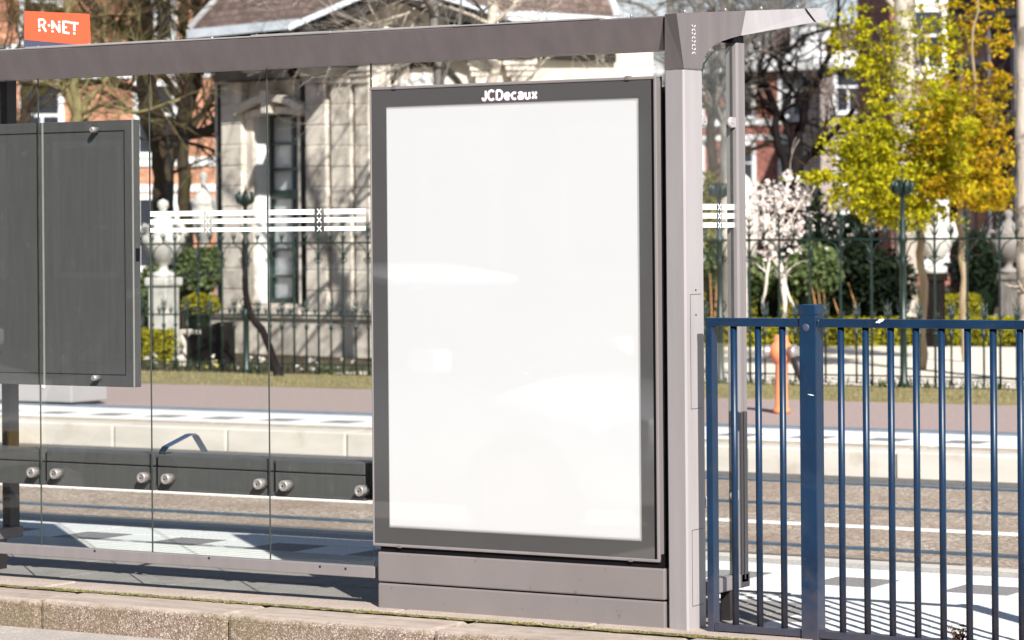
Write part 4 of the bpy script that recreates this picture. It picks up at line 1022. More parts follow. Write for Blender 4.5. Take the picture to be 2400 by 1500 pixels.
k.lathe((0, 0, 0), [(.30, 0), (.30, .2), (.14, .26), (.13, 1.0), (.16, 1.1), (.27, 1.3), (.31, 1.6), (.28, zt_-.4), (.18, zt_-.12), (.06, zt_-.01), (.001, zt_)], 24)
k.build('shaft', M['stone_plain'], mt)
ch = atD(478, 800, 34)
hatch = thing('cellar_hatch', (ch.x, ch.y, 0), 'low dark cellar entrance with a pale frame left of the pavilion', 'cellar hatch', rz=pa)
MB().prism([(-.30, .02), (-.30, .36), (.28, .52), (.28, .02)], 0, .22, 'y').build('cover', M['bark_black'], hatch)
MB().bbox(-.42, -.36, -.06, .1, -.01, .42, .008).bbox(-.358, -.05, -.06, -.005, .37, .42, .008).build('frame', M['stone_plain'], hatch)

# ================================================================== FAR BUILDINGS
def building(name, pxa, pxb, D, py_top, wallm, label, cols, sp, w=1.0, h=1.8, first=1.2, rot=0.0, bands=True, depth=8, zmax=None, phase=.6, cornice=True, trim='white'):
    a = atD(pxa, 500, D); b = atD(pxb, 500, D*(1+rot)); zt_ = zmax or atD((pxa+pxb)/2, py_top, D).z
    d = Vector((b.x-a.x, b.y-a.y, 0)); L = d.length; ang = math.atan2(d.y, d.x)
    r = thing(name, (a.x, a.y, 0), label, 'house', rz=ang)
    MB().box(0, L, 0, depth, -.1, zt_).build('wall', wallm, r)
    bd = MB(); 
    if cornice: bd.bbox(-.3, L+.3, -.45, .1, zt_-.05, zt_+.55, .05)
    st_h = sp
    z = first
    fr = pn = None
    nwin = 0
    while z+h < zt_:
        x = phase
        if bands: bd.box(-.02, L+.02, -.06, -.001, z-.35, z-.12); bd.box(-.02, L+.02, -.05, -.001, z+h+.2, z+h+.38)
        while x+w < L:
            if fr is None:
                f = MB(); f.bbox(-.18, w+.18, -.12, -.001, -.15, .0, .02); f.box(-.14, 0, -.07, -.001, 0, h+.14); f.box(w, w+.14, -.07, -.001, 0, h+.14); f.box(0, w, -.07, -.001, h, h+.14)
                f.box(0, w, -.03, -.001, h*.55, h*.55+.07); f.box(w/2-.035, w/2+.035, -.028, -.001, 0, h*.55)
                fr = f.build('window', M[trim], r); fo = fr
                pn = MB().box(0, w, -.018, -.001, 0, h).build('pane', M['farpane'], fr); po = pn
            else:
                fo = fr.copy(); COL.objects.link(fo); fo.parent = r; po = pn.copy(); COL.objects.link(po); po.parent = fo
            fo.location = (x, 0, z); x += cols; nwin += 1
        z += sp
    bd.build('cornice', M[trim], r); return r, L, zt_, ang
building('brick_house', -260, 610, 74, -300, M['brick'], 'orange brick house with white bands behind the bare trees at the left', 2.9, 2.9, .85, 1.7, .8)
r1, L1, z1_, _ = building('brick_house', 1560, 2010, 112, 172, M['brick_red'], 'red brick house with white cornice and attic dormers right of the shelter', 2.1, 2.7, .9, 1.6, .6, rot=-.03)
dm = MB()
for x in (1.0, 2.9, 5.2):
    dm.bbox(x, x+1.0, -.1, 2.0, z1_+.55, z1_+1.7, .04); dm.prism([(x-.15, z1_+1.705), (x+1.15, z1_+1.705), (x+.5, z1_+2.2)], -.2, 2.0, 'y')
dm.build('dormer', M['white'], r1)
mr2 = MB().prism([(.4, z1_+.55), (2.0, z1_+1.8), (7, z1_+2.0), (7.9, z1_+.3)], .2, L1-.2, 'x'); mr2.v = [(x, y, z) for x, y, z in mr2.v]
mr2.build('roof', M['slate'], r1)
wdw = MB()
for x in (1.0, 2.9, 5.2): wdw.box(x+.38, x+.62, -.12, -.101, z1_+.85, z1_+1.35)
wdw.build('dormer_window', M['farpane'], r1)
building('plaster_house', 1925, 2110, 104, 158, M['pink_plaster'], 'pinkish grey plastered house with flat cornice behind the yellow tree', 1.9, 2.6, .8, 1.5, .7, bands=False)
building('brick_house', 2090, 2275, 84, -120, M['brick_red'], 'pink sunlit brick house partly hidden by the yellow tree', 2.0, 2.8, .9, 1.6, .7)
# shaded house at the right whose facade turns away from the sun; its shade is also put into the dull trim colour
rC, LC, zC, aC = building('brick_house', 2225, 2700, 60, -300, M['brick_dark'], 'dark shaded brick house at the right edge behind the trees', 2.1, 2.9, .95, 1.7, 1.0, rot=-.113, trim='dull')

# ================================================================== TREES
def twigs(mb, p, d, r, L, lvl, rng, sides, drop=.0, spread=.75, nseg=5, kids=(3, 5), tips=None):
    pts = [Vector(p)]; rad = [r]; dd = Vector(d).normalized()
    for k in range(nseg):
        dd = (dd+Vector((rng.gauss(0, .16), rng.gauss(0, .16), rng.gauss(0, .14)+.05-drop))).normalized()
        pts.append(pts[-1]+dd*L/nseg); rad.append(max(.0022, r*(1-(k+1)/nseg*.75)))
    mb.tube(pts, rad, sides, cap=False)
    if tips is not None and lvl <= 1: tips.extend(pts[1:])
    if lvl <= 0: return
    for k in range(rng.randint(*kids)):
        t = rng.uniform(.25, 1.0); i = min(nseg-1, int(t*nseg)); q = pts[i].lerp(pts[i+1], t*nseg-i)
        base = (pts[i+1]-pts[i]).normalized(); ax = Vector((rng.gauss(0, 1), rng.gauss(0, 1), rng.gauss(0, .8))).normalized()
        nd = (base+ax*spread).normalized()
        twigs(mb, q, nd, max(.003, rad[i]*.6), L*rng.uniform(.5, .75), lvl-1, rng, max(3, sides-1), drop, spread, max(3, nseg-1), kids, tips)
def smooth_pts(P, sub=4):
    out = []
    for i in range(len(P)-1):
        p0 = P[max(0, i-1)]; p1 = P[i]; p2 = P[i+1]; p3 = P[min(len(P)-1, i+2)]
        for k in range(sub):
            t = k/sub; out.append(.5*((2*p1)+(p2-p0)*t+(2*p0-5*p1+4*p2-p3)*t*t+(3*p1-p0-3*p2+p3)*t*t*t))
    out.append(P[-1]); return out
def bare_tree(name, limbs, m, label, seed, tw=(7, 1.4, 3), group=None, cat='tree', sides=10, wob=.02, drop=0, spread=.75, mtw=None, leafy=None, upto=1.0):
    """limbs: list of (D, [(px, py, radius px)...]); the first is the trunk, grown from the ground"""
    rng = random.Random(seed); D0 = limbs[0][0]
    b = atD(limbs[0][1][0][0], limbs[0][1][0][1], D0); r = thing(name, (b.x, b.y, 0), label, cat, group)
    tr_ = MB(); cr = MB(); tips = []
    for li, (D, pp) in enumerate(limbs):
        pts = []; rad = []
        for i, q in enumerate(pp):
            d_ = D+(q[3] if len(q) > 3 else 0); p = atD(q[0], q[1], d_); pts.append(p); rad.append(q[2]/F*d_)
        if li == 0: pts = [Vector((pts[0].x, pts[0].y, -.05))]+pts; rad = [rad[0]*1.25]+rad
        SP = smooth_pts(pts); SR = []
        for i in range(len(pts)-1): SR += [rad[i]+(rad[i+1]-rad[i])*k/4 for k in range(4)]
        SR.append(rad[-1]); SP = [p+Vector((rng.gauss(0, wob), rng.gauss(0, wob), 0))*(0 if i == 0 else 1) for i, p in enumerate(SP)]
        SR = [x*rng.uniform(.93, 1.07) for x in SR]
        SP2 = [p-Vector((b.x, b.y, 0)) for p in SP]
        (tr_ if li == 0 else cr).tube(SP2, SR, sides if li == 0 else max(6, sides-3))
        n_tw, L, lv = tw
        if li == 0: n_tw = int(n_tw*.6)
        for k in range(n_tw):
            t = rng.uniform(.35 if li == 0 else .12, upto); i = min(len(SP2)-2, int(t*(len(SP2)-1)))
            base = (SP2[i+1]-SP2[i]).normalized(); ax = Vector((rng.gauss(0, 1), rng.gauss(0, .7), rng.gauss(.25, .6))).normalized()
            twigs(cr, SP2[i], (base*.6+ax).normalized(), min(SR[i]*.5, .035), L*rng.uniform(.6, 1.1), lv, rng, 5, drop, spread, tips=tips)
    tr_.build('trunk', m, r); cr.build('crown', mtw or m, r)
    return r, tips, rng
# left group
bare_tree('bare_tree', [(42, [(392, 640, 24), (388, 480, 24), (380, 360, 26), (352, 240, 26), (338, 120, 24), (330, -20, 22), (318, -200, 16)]),
    (42, [(384, 400, 20), (420, 300, 18), (455, 200, 16), (470, 90, 14), (455, -40, 12), (470, -160, 8)]),
    (42, [(350, 300, 12), (400, 322, 12, -1), (452, 318, 11, -1.5), (500, 305, 9, -2), (530, 312, 6, -2)]),
    (42, [(338, 130, 12), (290, 70, 10, -1), (215, 40, 8, -2), (120, 20, 6, -2.5)]),
    (42, [(455, 190, 9), (520, 120, 8, -1), (600, 70, 6, -2), (700, 50, 4, -3), (800, 55, 3, -3.5)]),
    (42, [(345, 220, 10), (250, 190, 8, -.8), (150, 205, 6, -1.2), (40, 190, 5, -2)]),
    (42, [(470, 60, 9), (560, 20, 7, -.8), (700, 10, 5, -1.2), (860, 30, 3, -2)])],
    M['bark_brown'], 'large dark brown bare tree with a forked trunk left of the pavilion', 3, (14, 1.4, 3))
bare_tree('bare_tree', [(47, [(436, 640, 16), (434, 500, 16), (428, 400, 15), (432, 300, 14), (445, 200, 12), (430, 80, 10), (440, -80, 8)]),
    (47, [(432, 330, 9), (480, 260, 8, 1), (512, 200, 6, 1.5), (540, 100, 5, 2)]),
    (47, [(430, 250, 9), (380, 180, 8, -1), (300, 150, 6, -1.5), (200, 120, 4, -1.5)])],
    M['bark_brown'], 'slimmer dark bare tree just behind the forked one', 8, (13, 1.3, 3))
bare_tree('bare_tree', [(35, [(176, 560, 15), (178, 400, 15), (179, 300, 14), (176, 230, 12), (172, 170, 10), (168, 90, 7), (160, -40, 5)]),
    (35, [(184, 285, 8), (202, 245, 7), (228, 210, 5.5), (262, 170, 4), (330, 110, 3)]),
    (35, [(176, 270, 6), (160, 220, 5), (140, 160, 4), (150, 60, 3)]),
    (35, [(190, 272, 5), (240, 246, 4.5, -.4), (330, 262, 3.5, -.8), (420, 232, 2.5, -1)])],
    M['bark_moss'], 'young mossy green bare tree branching above the timetable case', 12, (10, .8, 2))
bare_tree('bare_tree', [(52, [(60, 600, 14), (64, 400, 13), (58, 250, 12), (70, 100, 10), (60, -60, 8)]), (52, [(62, 260, 8), (110, 200, 7), (150, 110, 5), (240, 60, 4)]), (52, [(62, 210, 8), (20, 150, 7), (-40, 60, 5)])],
    M['bark_brown'], 'thin brown bare tree at the far left behind the timetable case', 31, (14, 1.6, 3))
# pale trunk in front of the pavilion
bare_tree('bare_tree', [(32.5, [(1160, 860, 17), (1158, 600, 15), (1155, 300, 13), (1152, 120, 12.5), (1149, 20, 12), (1145, -120, 10), (1138, -300, 7)]),
    (32.5, [(1166, 52, 6), (1196, 20, 4.5), (1232, -20, 4), (1300, -120, 3)]),
    (32.5, [(1150, 60, 5), (1090, 30, 4), (1010, 10, 3.5), (930, 40, 2.5, -.3), (850, 60, 2)]),
    (32.5, [(1148, -30, 6), (1050, -80, 5), (900, -90, 4), (760, -40, 3), (680, 20, 2.2)])],
    M['bark_pale'], 'pale barked bare tree standing before the pavilion gable', 17, (6, 1.3, 3), drop=.02)
bare_tree('bare_tree', [(32, [(1045, 860, 16), (1042, 600, 15), (1038, 300, 14), (1020, 60, 12), (990, -120, 10), (950, -330, 7), (930, -500, 4)]),
    (32, [(1030, 160, 6), (1000, 120, 5, -.3), (950, 130, 4, -.6), (905, 175, 3, -.8)]),
    (32, [(1005, -30, 6), (930, -110, 5, -.5), (840, -180, 4, -1), (740, -260, 3, -1.5)]),
    (32, [(985, -140, 8), (900, -260, 7, .3), (800, -340, 5, .5), (700, -460, 3, .8)]),
    (32, [(990, -120, 8), (1080, -240, 6), (1160, -330, 4)]), (32, [(1015, 40, 6), (960, -60, 5, -1), (900, -60, 4, -1.6), (820, -80, 3, -2)])],
    M['bark_grey'], 'grey bare tree half hidden behind the poster, its branches crossing the pavilion gable', 19, (5, 1.4, 2))
bare_tree('leaning_stem', [(31.3, [(655, 884, 12), (636, 830, 10), (618, 780, 9), (590, 745, 8), (578, 700, 8), (572, 640, 6), (571, 560, 4)])],
    M['bark_black'], 'dark leaning stem twisting up beside the iron fence post before the pavilion', 5, (3, .25, 1), cat='climbing plant', wob=.005)
# right group
bare_tree('bare_tree', [(46, [(1865, 760, 26), (1863, 600, 24), (1861, 480, 22), (1862, 400, 16), (1864, 340, 12), (1884, 280, 9), (1900, 220, 8), (1930, 150, 7), (1960, 60, 5), (1970, -40, 4)]),
    (46, [(1858, 440, 12), (1838, 370, 11), (1815, 310, 10), (1818, 250, 8), (1790, 200, 8), (1760, 190, 7), (1700, 210, 5)]),
    (46, [(1862, 350, 9), (1842, 290, 8), (1812, 250, 7), (1780, 220, 6), (1785, 130, 5), (1800, 20, 4)]),
    (46, [(1895, 240, 6), (1850, 200, 5), (1830, 140, 5), (1900, 80, 4), (1990, 60, 3)]),
    (46, [(1868, 400, 9), (1905, 360, 8), (1940, 330, 6), (2000, 260, 4)])],
    M['bark_black'], 'near black bare tree with spreading crown beyond the white blossom', 41, (11, 1.3, 3))
bare_tree('bare_tree', [(40, [(1705, 640, 15), (1702, 420, 14), (1704, 300, 14), (1700, 180, 13), (1698, 90, 12), (1706, -30, 10)]),
    (40, [(1702, 200, 6), (1740, 130, 5), (1790, 60, 4), (1850, 20, 3)]), (40, [(1702, 240, 6), (1668, 160, 5), (1650, 60, 4), (1600, -20, 3)]), (40, [(1700, 60, 5), (1640, -10, 4), (1540, 10, 3)])],
    M['bark_grey'], 'straight grey bare tree seen through the shelter end glass', 43, (11, 1.2, 3))
bare_tree('bare_tree', [(44, [(2122, 800, 30), (2120, 500, 28), (2120, 300, 27), (2118, 150, 27), (2116, 0, 26), (2110, -200, 22)]),
    (44, [(2118, 40, 8), (2060, -20, 6), (1960, -40, 5), (1850, -10, 4)])],
    M['bark_pale'], 'thick half shaded plane tree trunk behind the yellow tree', 47, (4, 1.4, 2))
bare_tree('bare_tree', [(29.2, [(2408, 900, 24), (2405, 700, 22), (2403, 500, 21), (2403, 300, 22), (2402, 100, 22), (2405, -100, 20)])],
    M['bark_pale'], 'pale mottled plane trunk cut by the right edge of the view', 51, (2, .5, 1), upto=.4, wob=.006)
bare_tree('bare_tree', [(62, [(1668, 600, 14), (1670, 420, 13), (1664, 300, 11), (1672, 200, 8), (1668, 120, 5)]), (62, [(1668, 330, 7), (1720, 270, 6), (1790, 250, 4)]), (62, [(1668, 400, 7), (1740, 360, 6), (1820, 330, 4)]), (62, [(1668, 280, 6), (1640, 220, 5), (1600, 180, 4)])],
    M['bark_brown'], 'brown bare tree tangled in front of the red brick house', 67, (9, 1.4, 3))
bare_tree('bare_tree', [(88, [(1560, 600, 12), (1562, 300, 11), (1570, 60, 9), (1580, -60, 7)]), (70, [(1565, 120, 6), (1620, 40, 5), (1680, -30, 4)]), (70, [(1568, 90, 6), (1520, 20, 5), (1440, 0, 3)]), (70, [(1572, 60, 5), (1660, 30, 4), (1780, 20, 3)])],
    M['bark_grey'], 'far bare tree whose twigs rise into the sky above the shelter corner', 61, (3, 1.5, 2))
# leafy spring trees
def leafy_tree(name, limbs, m, lm, label, seed, clumps, size=.05, tw=(5, .8, 1)):
    r, tips, rng = bare_tree(name, [limbs[0]]+[(D_, [(q[0], q[1], q[2]*.55) for q in pp_]) for D_, pp_ in limbs[1:]], m, label, seed, tw, upto=.95, mtw=M['bark_twig'])
    lv = MB(); bx, by = r.location.x, r.location.y
    for (px, py, D, rx, rz_, n) in clumps:
        c = atD(px, py, D); RX = rx/F*D; RZ = rz_/F*D
        for k in range(int(n*(1.6 if lm == M['leaf_yg'] else 1.35))):
            # clump centre in an ellipsoid, then a drooping flat spray of leaves
            while True:
                u = Vector([rng.uniform(-1, 1) for _ in range(3)])
                if .15 < u.length < 1: break
            q = c+Vector((u.x*RX, u.y*RX*.8, u.z*RZ)); sl = rng.uniform(-.5, -.1); az = rng.uniform(0, 2*PI); L = rng.uniform(.10, .32)
            e1 = Vector((math.cos(az), math.sin(az), sl)).normalized()
            for j in range(rng.randint(9, 20)):
                t = rng.random(); p = q+e1*L*t+Vector((rng.gauss(0, .03), rng.gauss(0, .03), rng.gauss(0, .018)))
                lv.leaf((p.x-bx, p.y-by, p.z), size*rng.uniform(.6, 1.25), rng, up=.8)
    lv.build('leaves', lm, r); return r
leafy_tree('spring_tree', [(31.6, [(2158, 862, 11), (2162, 700, 10), (2152, 560, 9.5), (2160, 450, 7), (2165, 330, 4), (2150, 200, 3), (2160, 60, 2)]),
    (31.6, [(2158, 480, 5), (2100, 380, 4.5), (2040, 300, 4), (1980, 200, 3)]), (31.6, [(2158, 500, 4), (2060, 440, 4), (1960, 420, 3), (1890, 405, 2)]),
    (31.6, [(2162, 420, 5), (2230, 330, 4), (2290, 240, 3)]), (31.6, [(2165, 330, 4), (2100, 200, 3.5), (2060, 60, 3)])],
    M['bark_tan'], M['leaf_yg'], 'slender spring tree with bright yellow green leaves behind the iron fence', 71,
    [(2020, 340, 31.4, 85, 75, 115), (2060, 440, 31.2, 115, 62, 150), (2130, 500, 31.2, 95, 34, 60), (2000, 90, 31.8, 50, 95, 32), (2060, 200, 31.8, 60, 110, 40), (2160, 120, 31.9, 110, 140, 80), (2180, 300, 31.3, 110, 110, 120), (1925, 410, 31.2, 48, 14, 26), (2150, 400, 31.5, 120, 80, 110)], size=.039)
leafy_tree('spring_tree', [(33.5, [(2262, 860, 9), (2258, 650, 8), (2250, 480, 6), (2262, 340, 4), (2280, 160, 3), (2290, 0, 2)]),
    (33.5, [(2258, 420, 4), (2310, 330, 3.5), (2360, 240, 2.5)]), (33.5, [(2256, 450, 4), (2200, 350, 3), (2160, 220, 3)]), (33.5, [(2258, 470, 3.5), (2310, 430, 3), (2370, 440, 2)])],
    M['bark_tan'], M['leaf_or'], 'slender spring tree with orange yellow leaves toward the right edge', 73,
    [(2290, 330, 33.2, 95, 120, 165), (2300, 440, 33.0, 85, 50, 85), (2230, 250, 33.4, 80, 90, 80), (2320, 200, 33.6, 60, 60, 40), (2240, 60, 33.8, 70, 80, 36), (2330, 60, 33.8, 50, 80, 22), (2230, 400, 33.2, 70, 60, 60), (2190, 300, 31.0, 50, 90, 40), (2210, 430, 31.0, 60, 40, 40)], size=.040)
# white blossom tree
r, tips, rng = bare_tree('blossom_tree', [(29.8, [(1842, 740, 5.5), (1828, 640, 6), (1808, 590, 6), (1792, 520, 5), (1785, 450, 3)]),
    (29.8, [(1838, 700, 4), (1826, 600, 4.5), (1832, 520, 4), (1845, 440, 3), (1850, 400, 2)]), (29.8, [(1860, 725, 3), (1836, 650, 4), (1805, 560, 4), (1800, 480, 3)]),
    (29.8, [(1788, 725, 3), (1800, 640, 3.5), (1812, 560, 3), (1820, 460, 2.5)]), (29.8, [(1822, 560, 3), (1860, 500, 2.5), (1885, 460, 2)]), (29.8, [(1800, 550, 3), (1772, 490, 2.5), (1765, 440, 2)])],
    M['bark_white'], 'small white blossoming tree with several pale crossing stems behind the fence', 81, (4, .28, 1), wob=.006)
bl = MB(); bx, by = r.location.x, r.location.y
def blossom(p, s, mb, rng):
    for k in range(5): mb.leaf((p[0]+rng.gauss(0, s*.25), p[1]+rng.gauss(0, s*.25), p[2]+rng.gauss(0, s*.25)), s, rng, long=1.1)
for (px, py, rx, ry, n) in ((1815, 500, 72, 78, 210), (1850, 440, 28, 40, 40), (1780, 470, 30, 50, 50), (1790, 560, 45, 50, 60), (1880, 520, 30, 70, 34), (1850, 590, 30, 22, 12), (1960, 530, 40, 60, 20), (2040, 530, 25, 16, 8)):
    for k in range(n):
        while True:
            u, w_ = rng.uniform(-1, 1), rng.uniform(-1, 1)
            if u*u+w_*w_ < 1: break
        p = atD(px+u*rx, py+w_*ry, 29.8+rng.uniform(-.25, .25) if px < 1900 else 37)
        blossom((p.x-bx, p.y-by, p.z), rng.uniform(.02, .042), bl, rng)
bl.build('blossom', M['blossom'], r)

# ================================================================== SHRUBS AND HEDGES
def shrub(name, px, D, py_top, py_bot, pw, m, label, n, size=.05, cat='shrub', seed=1, core=True, dep=None, cm=None):
    rng = random.Random(seed); c = atD(px, (py_top+py_bot)/2, D); zt_ = atD(px, py_top, D).z; zb = max(0, atD(px, py_bot, D).z); a = pw/2/F*D; dp = dep or a
    r = thing(name, (c.x, c.y, 0), label, cat)
    if core:
        k = MB(); k.lathe((0, 0, 0), [(a*.3, -.02), (a*.5, zb+(zt_-zb)*.25), (a*.55, zb+(zt_-zb)*.55), (a*.35, zb+(zt_-zb)*.75), (.01, zb+(zt_-zb)*.8)], 12, sy=dp/a); k.v = [(x+rng.gauss(0, a*.05), y+rng.gauss(0, a*.05), z) for x, y, z in k.v]; k.build('stems', cm or M['leaf_dark'], r)
    lv = MB(); lob = [(rng.uniform(-.55, .55), rng.uniform(-.5, .5), rng.uniform(-.35, .45), rng.uniform(.35, .6)) for _ in range(9)]
    for k in range(int(n*1.6)):
        if k % 2:
            u = Vector((rng.gauss(0, 1), rng.gauss(0, 1), rng.gauss(0, 1))).normalized()*rng.uniform(.55, .95)
            lv.leaf((u.x*a, u.y*dp, max(.01, zb+(u.z*.92+.95)/2*(zt_-zb))), size*rng.uniform(.7, 1.5), rng); continue
        l_ = rng.choice(lob); u = Vector((rng.gauss(0, 1), rng.gauss(0, 1), rng.gauss(0, 1))).normalized()*rng.uniform(.75, 1.05)*l_[3]
        x, y, z = l_[0]+u.x, l_[1]+u.y, l_[2]+u.z
        z = max(-1, min(1.0, z)); lv.leaf((x*a, y*dp, zb+(z+1)/2*(zt_-zb)), size*rng.uniform(.6, 1.3), rng)
    lv.build('leaves', m, r); return r
shrub('shrub', 462, 37.5, 568, 700, 118, M['leaf_green'], 'grey green leafy shrub between the white urn and the pavilion', 2600, .055, seed=2, cm=M['leaf_dark'])
shrub('shrub', 470, 36.2, 682, 745, 100, M['leaf_hedge'], 'low yellow green shrub under the grey green one', 1300, .045, seed=3)
shrub('shrub', 352, 38, 600, 760, 60, M['leaf_green'], 'green shrub at the edge of the timetable case', 1000, .05, seed=4)
shrub('shrub', 1700, 42, 560, 720, 120, M['leaf_green'], 'green laurel shrub seen through the shelter end glass', 1700, .06, seed=5)
shrub('shrub', 1905, 40, 556, 712, 150, M['leaf_green'], 'broad green laurel shrub right of the white blossom stems', 2600, .06, seed=6)
shrub('shrub', 1800, 41, 590, 720, 120, M['leaf_green'], 'green laurel shrub behind the pale blossom stems', 1700, .06, seed=16)
shrub('shrub', 1672, 44, 392, 600, 90, M['leaf_hedge'], 'olive yellow shrub high behind the stone monument', 1200, .05, seed=7)
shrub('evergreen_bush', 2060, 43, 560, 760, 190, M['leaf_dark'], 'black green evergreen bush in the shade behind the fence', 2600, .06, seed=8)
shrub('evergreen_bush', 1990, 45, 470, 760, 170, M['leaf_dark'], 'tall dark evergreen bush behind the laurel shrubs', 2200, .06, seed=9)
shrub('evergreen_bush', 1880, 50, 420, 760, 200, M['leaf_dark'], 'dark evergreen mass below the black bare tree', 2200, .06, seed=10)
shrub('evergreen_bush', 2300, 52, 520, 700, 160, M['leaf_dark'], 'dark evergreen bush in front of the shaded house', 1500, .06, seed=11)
def hedge(px0, px1, D, h, dpt, label, n, seed, m=M['leaf_hedge'], zb=0, rz=None):
    rng = random.Random(seed); a = atD(px0, 700, D); b = atD(px1, 700, D if rz is None else D+rz); d = Vector((b.x-a.x, b.y-a.y, 0)); L = d.length
    r = thing('hedge', (a.x, a.y, 0), label, 'hedge', rz=math.atan2(d.y, d.x))
    MB().bbox(.03, L-.03, .03, dpt-.03, -.01, h-.04, .03).build('stems', M['leaf_dark'], r)
    lv = MB()
    for k in range(n):
        f = rng.random(); wv_ = .03*math.sin(rng.random()*40)
        if f < .45: p = (rng.uniform(0, L), rng.uniform(0, dpt), h+rng.gauss(0, .018))
        elif f < .9: p = (rng.uniform(0, L), rng.gauss(0, .02), rng.uniform(0, h))
        else: p = (rng.choice((0, L))+rng.gauss(0, .02), rng.uniform(0, dpt), rng.uniform(0, h))
        lv.leaf(p, .034*rng.uniform(.6, 1.3), rng)
    lv.build('leaves', m, r); return r
hedge(1630, 2420, 38.4, .34, .45, 'low yellow green hedge along the sandy path', 9000, 21, M['leaf_hedge'])
hedge(1640, 2150, 45.5, .56, .8, 'clipped yellow green hedge farther back before the dark bushes', 6000, 22)
hedge(2215, 2300, 44, .52, .6, 'short clipped hedge end right of the white marble urn', 1400, 23)
hedge(300, 400, 35.5, .34, .8, 'low yellow hedge at the left behind the iron fence', 2600, 24)
# orange reed stems
for i, (px, py0, py1, dx) in enumerate(((1668, 730, 640, -4), (1676, 735, 645, 5), (1912, 720, 655, -12), (1925, 740, 672, -8), (1936, 745, 676, -6), (1968, 742, 700, -14), (2004, 712, 662, -16))):
    a = atD(px, py0+90, 37.8); r_ = thing('reed', (a.x, a.y, 0), 'orange brown upright reed stem among the garden shrubs behind the fence', 'reed', 'orange reed stems in the garden')
    t = MB(); p1 = atD(px, py0, 37.8); p2 = atD(px+dx, py1, 37.8)
    t.tube([(0, 0, 0), (p1.x-a.x, p1.y-a.y, p1.z), (p2.x-a.x, p2.y-a.y, p2.z)], [.008, .010, .004], 6); t.build('stalk', M['reed'], r_)
# far trees as a soft mass behind the garden
rb_ = random.Random(77)

# ================================================================== ACROSS THE STREET (seen only as reflections in the glass)
def street_house(x0, x1, zt_, m, label):
    r = thing('street_house', (x0, -15, 0), label, 'house'); L = x1-x0
    MB().box(0, L, -9, 0, -.15, zt_).build('wall', m, r); MB().bbox(-.1, L+.1, -.1, .35, zt_, zt_+.5, .05).build('cornice', M['white'], r)
    f = None; z = 1.0
    while z+1.9 < zt_:
        x = .9
        while x+1.1 < L:
            if f is None:
                k = MB(); k.box(-.12, 0, .001, .05, -.1, 2.0); k.box(1.1, 1.22, .001, .05, -.1, 2.0); k.box(0, 1.1, .001, .05, 1.9, 2.0); k.box(0, 1.1, .001, .05, -.1, 0); f = k.build('window', M['white'], r); g = MB().box(0, 1.1, .002, .02, 0, 1.9).build('pane', M['farpane'], f); a, b = f, g
            else:
                a = f.copy(); b = g.copy(); COL.objects.link(a); COL.objects.link(b); a.parent = r; b.parent = a
            a.location = (x, 0, z); x += 2.3
        z += 3.1
    MB().bbox(.3, .7, .001, .06, 0, .4, .01).build('step', M['stone_plain'], r)
street_house(-60, -28, 13, M['brick_dark'], 'tall dark brick house block across the near street, farthest left')
street_house(-27.9, -9, 12, M['brick_red'], 'red brick house block across the near street, reflected in the shelter glass')
street_house(-8.9, 8, 13.5, M['brick_dark'], 'dark brick house block across the near street behind the viewer')
street_house(8.1, 40, 12, M['brick_red'], 'red brick house block across the near street at the right')

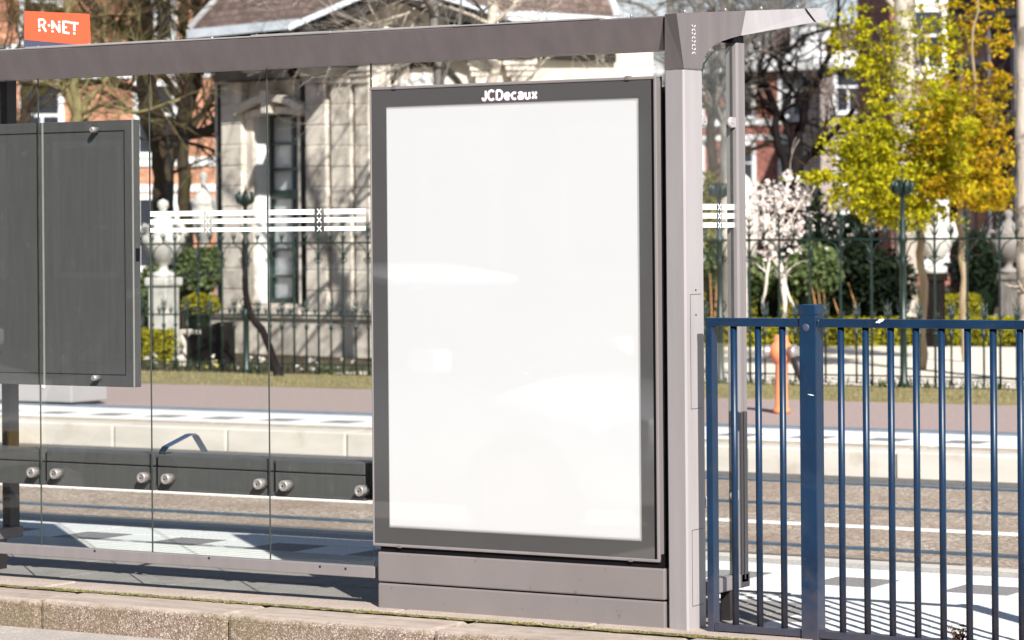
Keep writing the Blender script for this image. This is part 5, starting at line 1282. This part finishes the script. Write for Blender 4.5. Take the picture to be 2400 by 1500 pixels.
# parked car on the near road, left of the view, reflected in the case glass
car = thing('parked_car', (-8.9, 6.0, -.12), 'silver hatchback parked on the near road, reflected faintly in the poster glass', 'car')
cb = MB(); NS = 20
secs = [(-2.05, .32, .78, .62), (-1.95, .22, .92, .78), (-1.5, .18, .98, .86), (-.6, .18, .97, .88), (.4, .18, .95, .88), (1.1, .18, .90, .87), (1.6, .20, .80, .83), (1.9, .24, .68, .74), (2.05, .34, .56, .58)]
def loft(mb, secs, p=3.2):
    o = len(mb.v); rows = []
    for x, zb_, zt2, hw_ in secs:
        row = []
        for k in range(NS):
            t = 2*PI*k/NS; c_, s_ = math.cos(t), math.sin(t)
            row.append((x, math.copysign(abs(c_)**(2/p), c_)*hw_, (zb_+zt2)/2+math.copysign(abs(s_)**(2/p), s_)*(zt2-zb_)/2))
        rows += row
    f = [(i*NS+k, i*NS+(k+1) % NS, (i+1)*NS+(k+1) % NS, (i+1)*NS+k) for i in range(len(secs)-1) for k in range(NS)]
    f += [tuple(range(NS))[::-1], tuple((len(secs)-1)*NS+k for k in range(NS))]
    return mb.add(rows, f, 0, True)
loft(cb, secs).build('body', M['car_paint'], car)
loft(MB(), [(-1.85, .90, 1.0, .60), (-1.5, .90, 1.30, .66), (-1.0, .90, 1.42, .68), (0, .90, 1.44, .69), (.5, .90, 1.34, .68), (1.05, .88, 1.0, .70), (1.2, .86, .92, .70)], 4).build('cabin_glass', M['car_dark'], car)
loft(MB(), [(-1.5, 1.25, 1.35, .60), (-1.0, 1.36, 1.455, .62), (0, 1.38, 1.475, .63), (.4, 1.33, 1.41, .62)], 3).build('roof', M['car_paint'], car)
for x_ in (-1.28, 1.30):
    for s_ in (-1, 1):
        w_ = MB().lathe((x_, s_*.78, .31), [(.31, -.1), (.315, -.08), (.315, .08), (.31, .1)], 28, axis='y').build('wheel', M['tyre'], car)
        MB().lathe((x_, s_*.79, .31), [(.2, -.1), (.21, -.08), (.21, .08), (.2, .1)], 20, axis='y').build('rim', M['chrome'], w_)
for s_ in (-1, 1):
    MB().bbox(1.78, 1.97, s_*.55-.16, s_*.55+.16, .56, .70, .03).build('headlight', M['letter'], car)
    MB().bbox(.75, .92, s_*.95-.09, s_*.95+.09, .92, 1.04, .03).build('mirror', M['car_paint'], car)
MB().bbox(2.05, 2.075, -.26, .26, .36, .47, .004).build('number_plate', M['plate'], car)

car2 = copy_tree(car); car2.location = (-13.7, 5.95, -.12); tag(car2, 'silver hatchback parked behind the other one, reflected in the left glass panes')
for o_ in (car, car2): o_['group'] = 'cars parked along the near road'
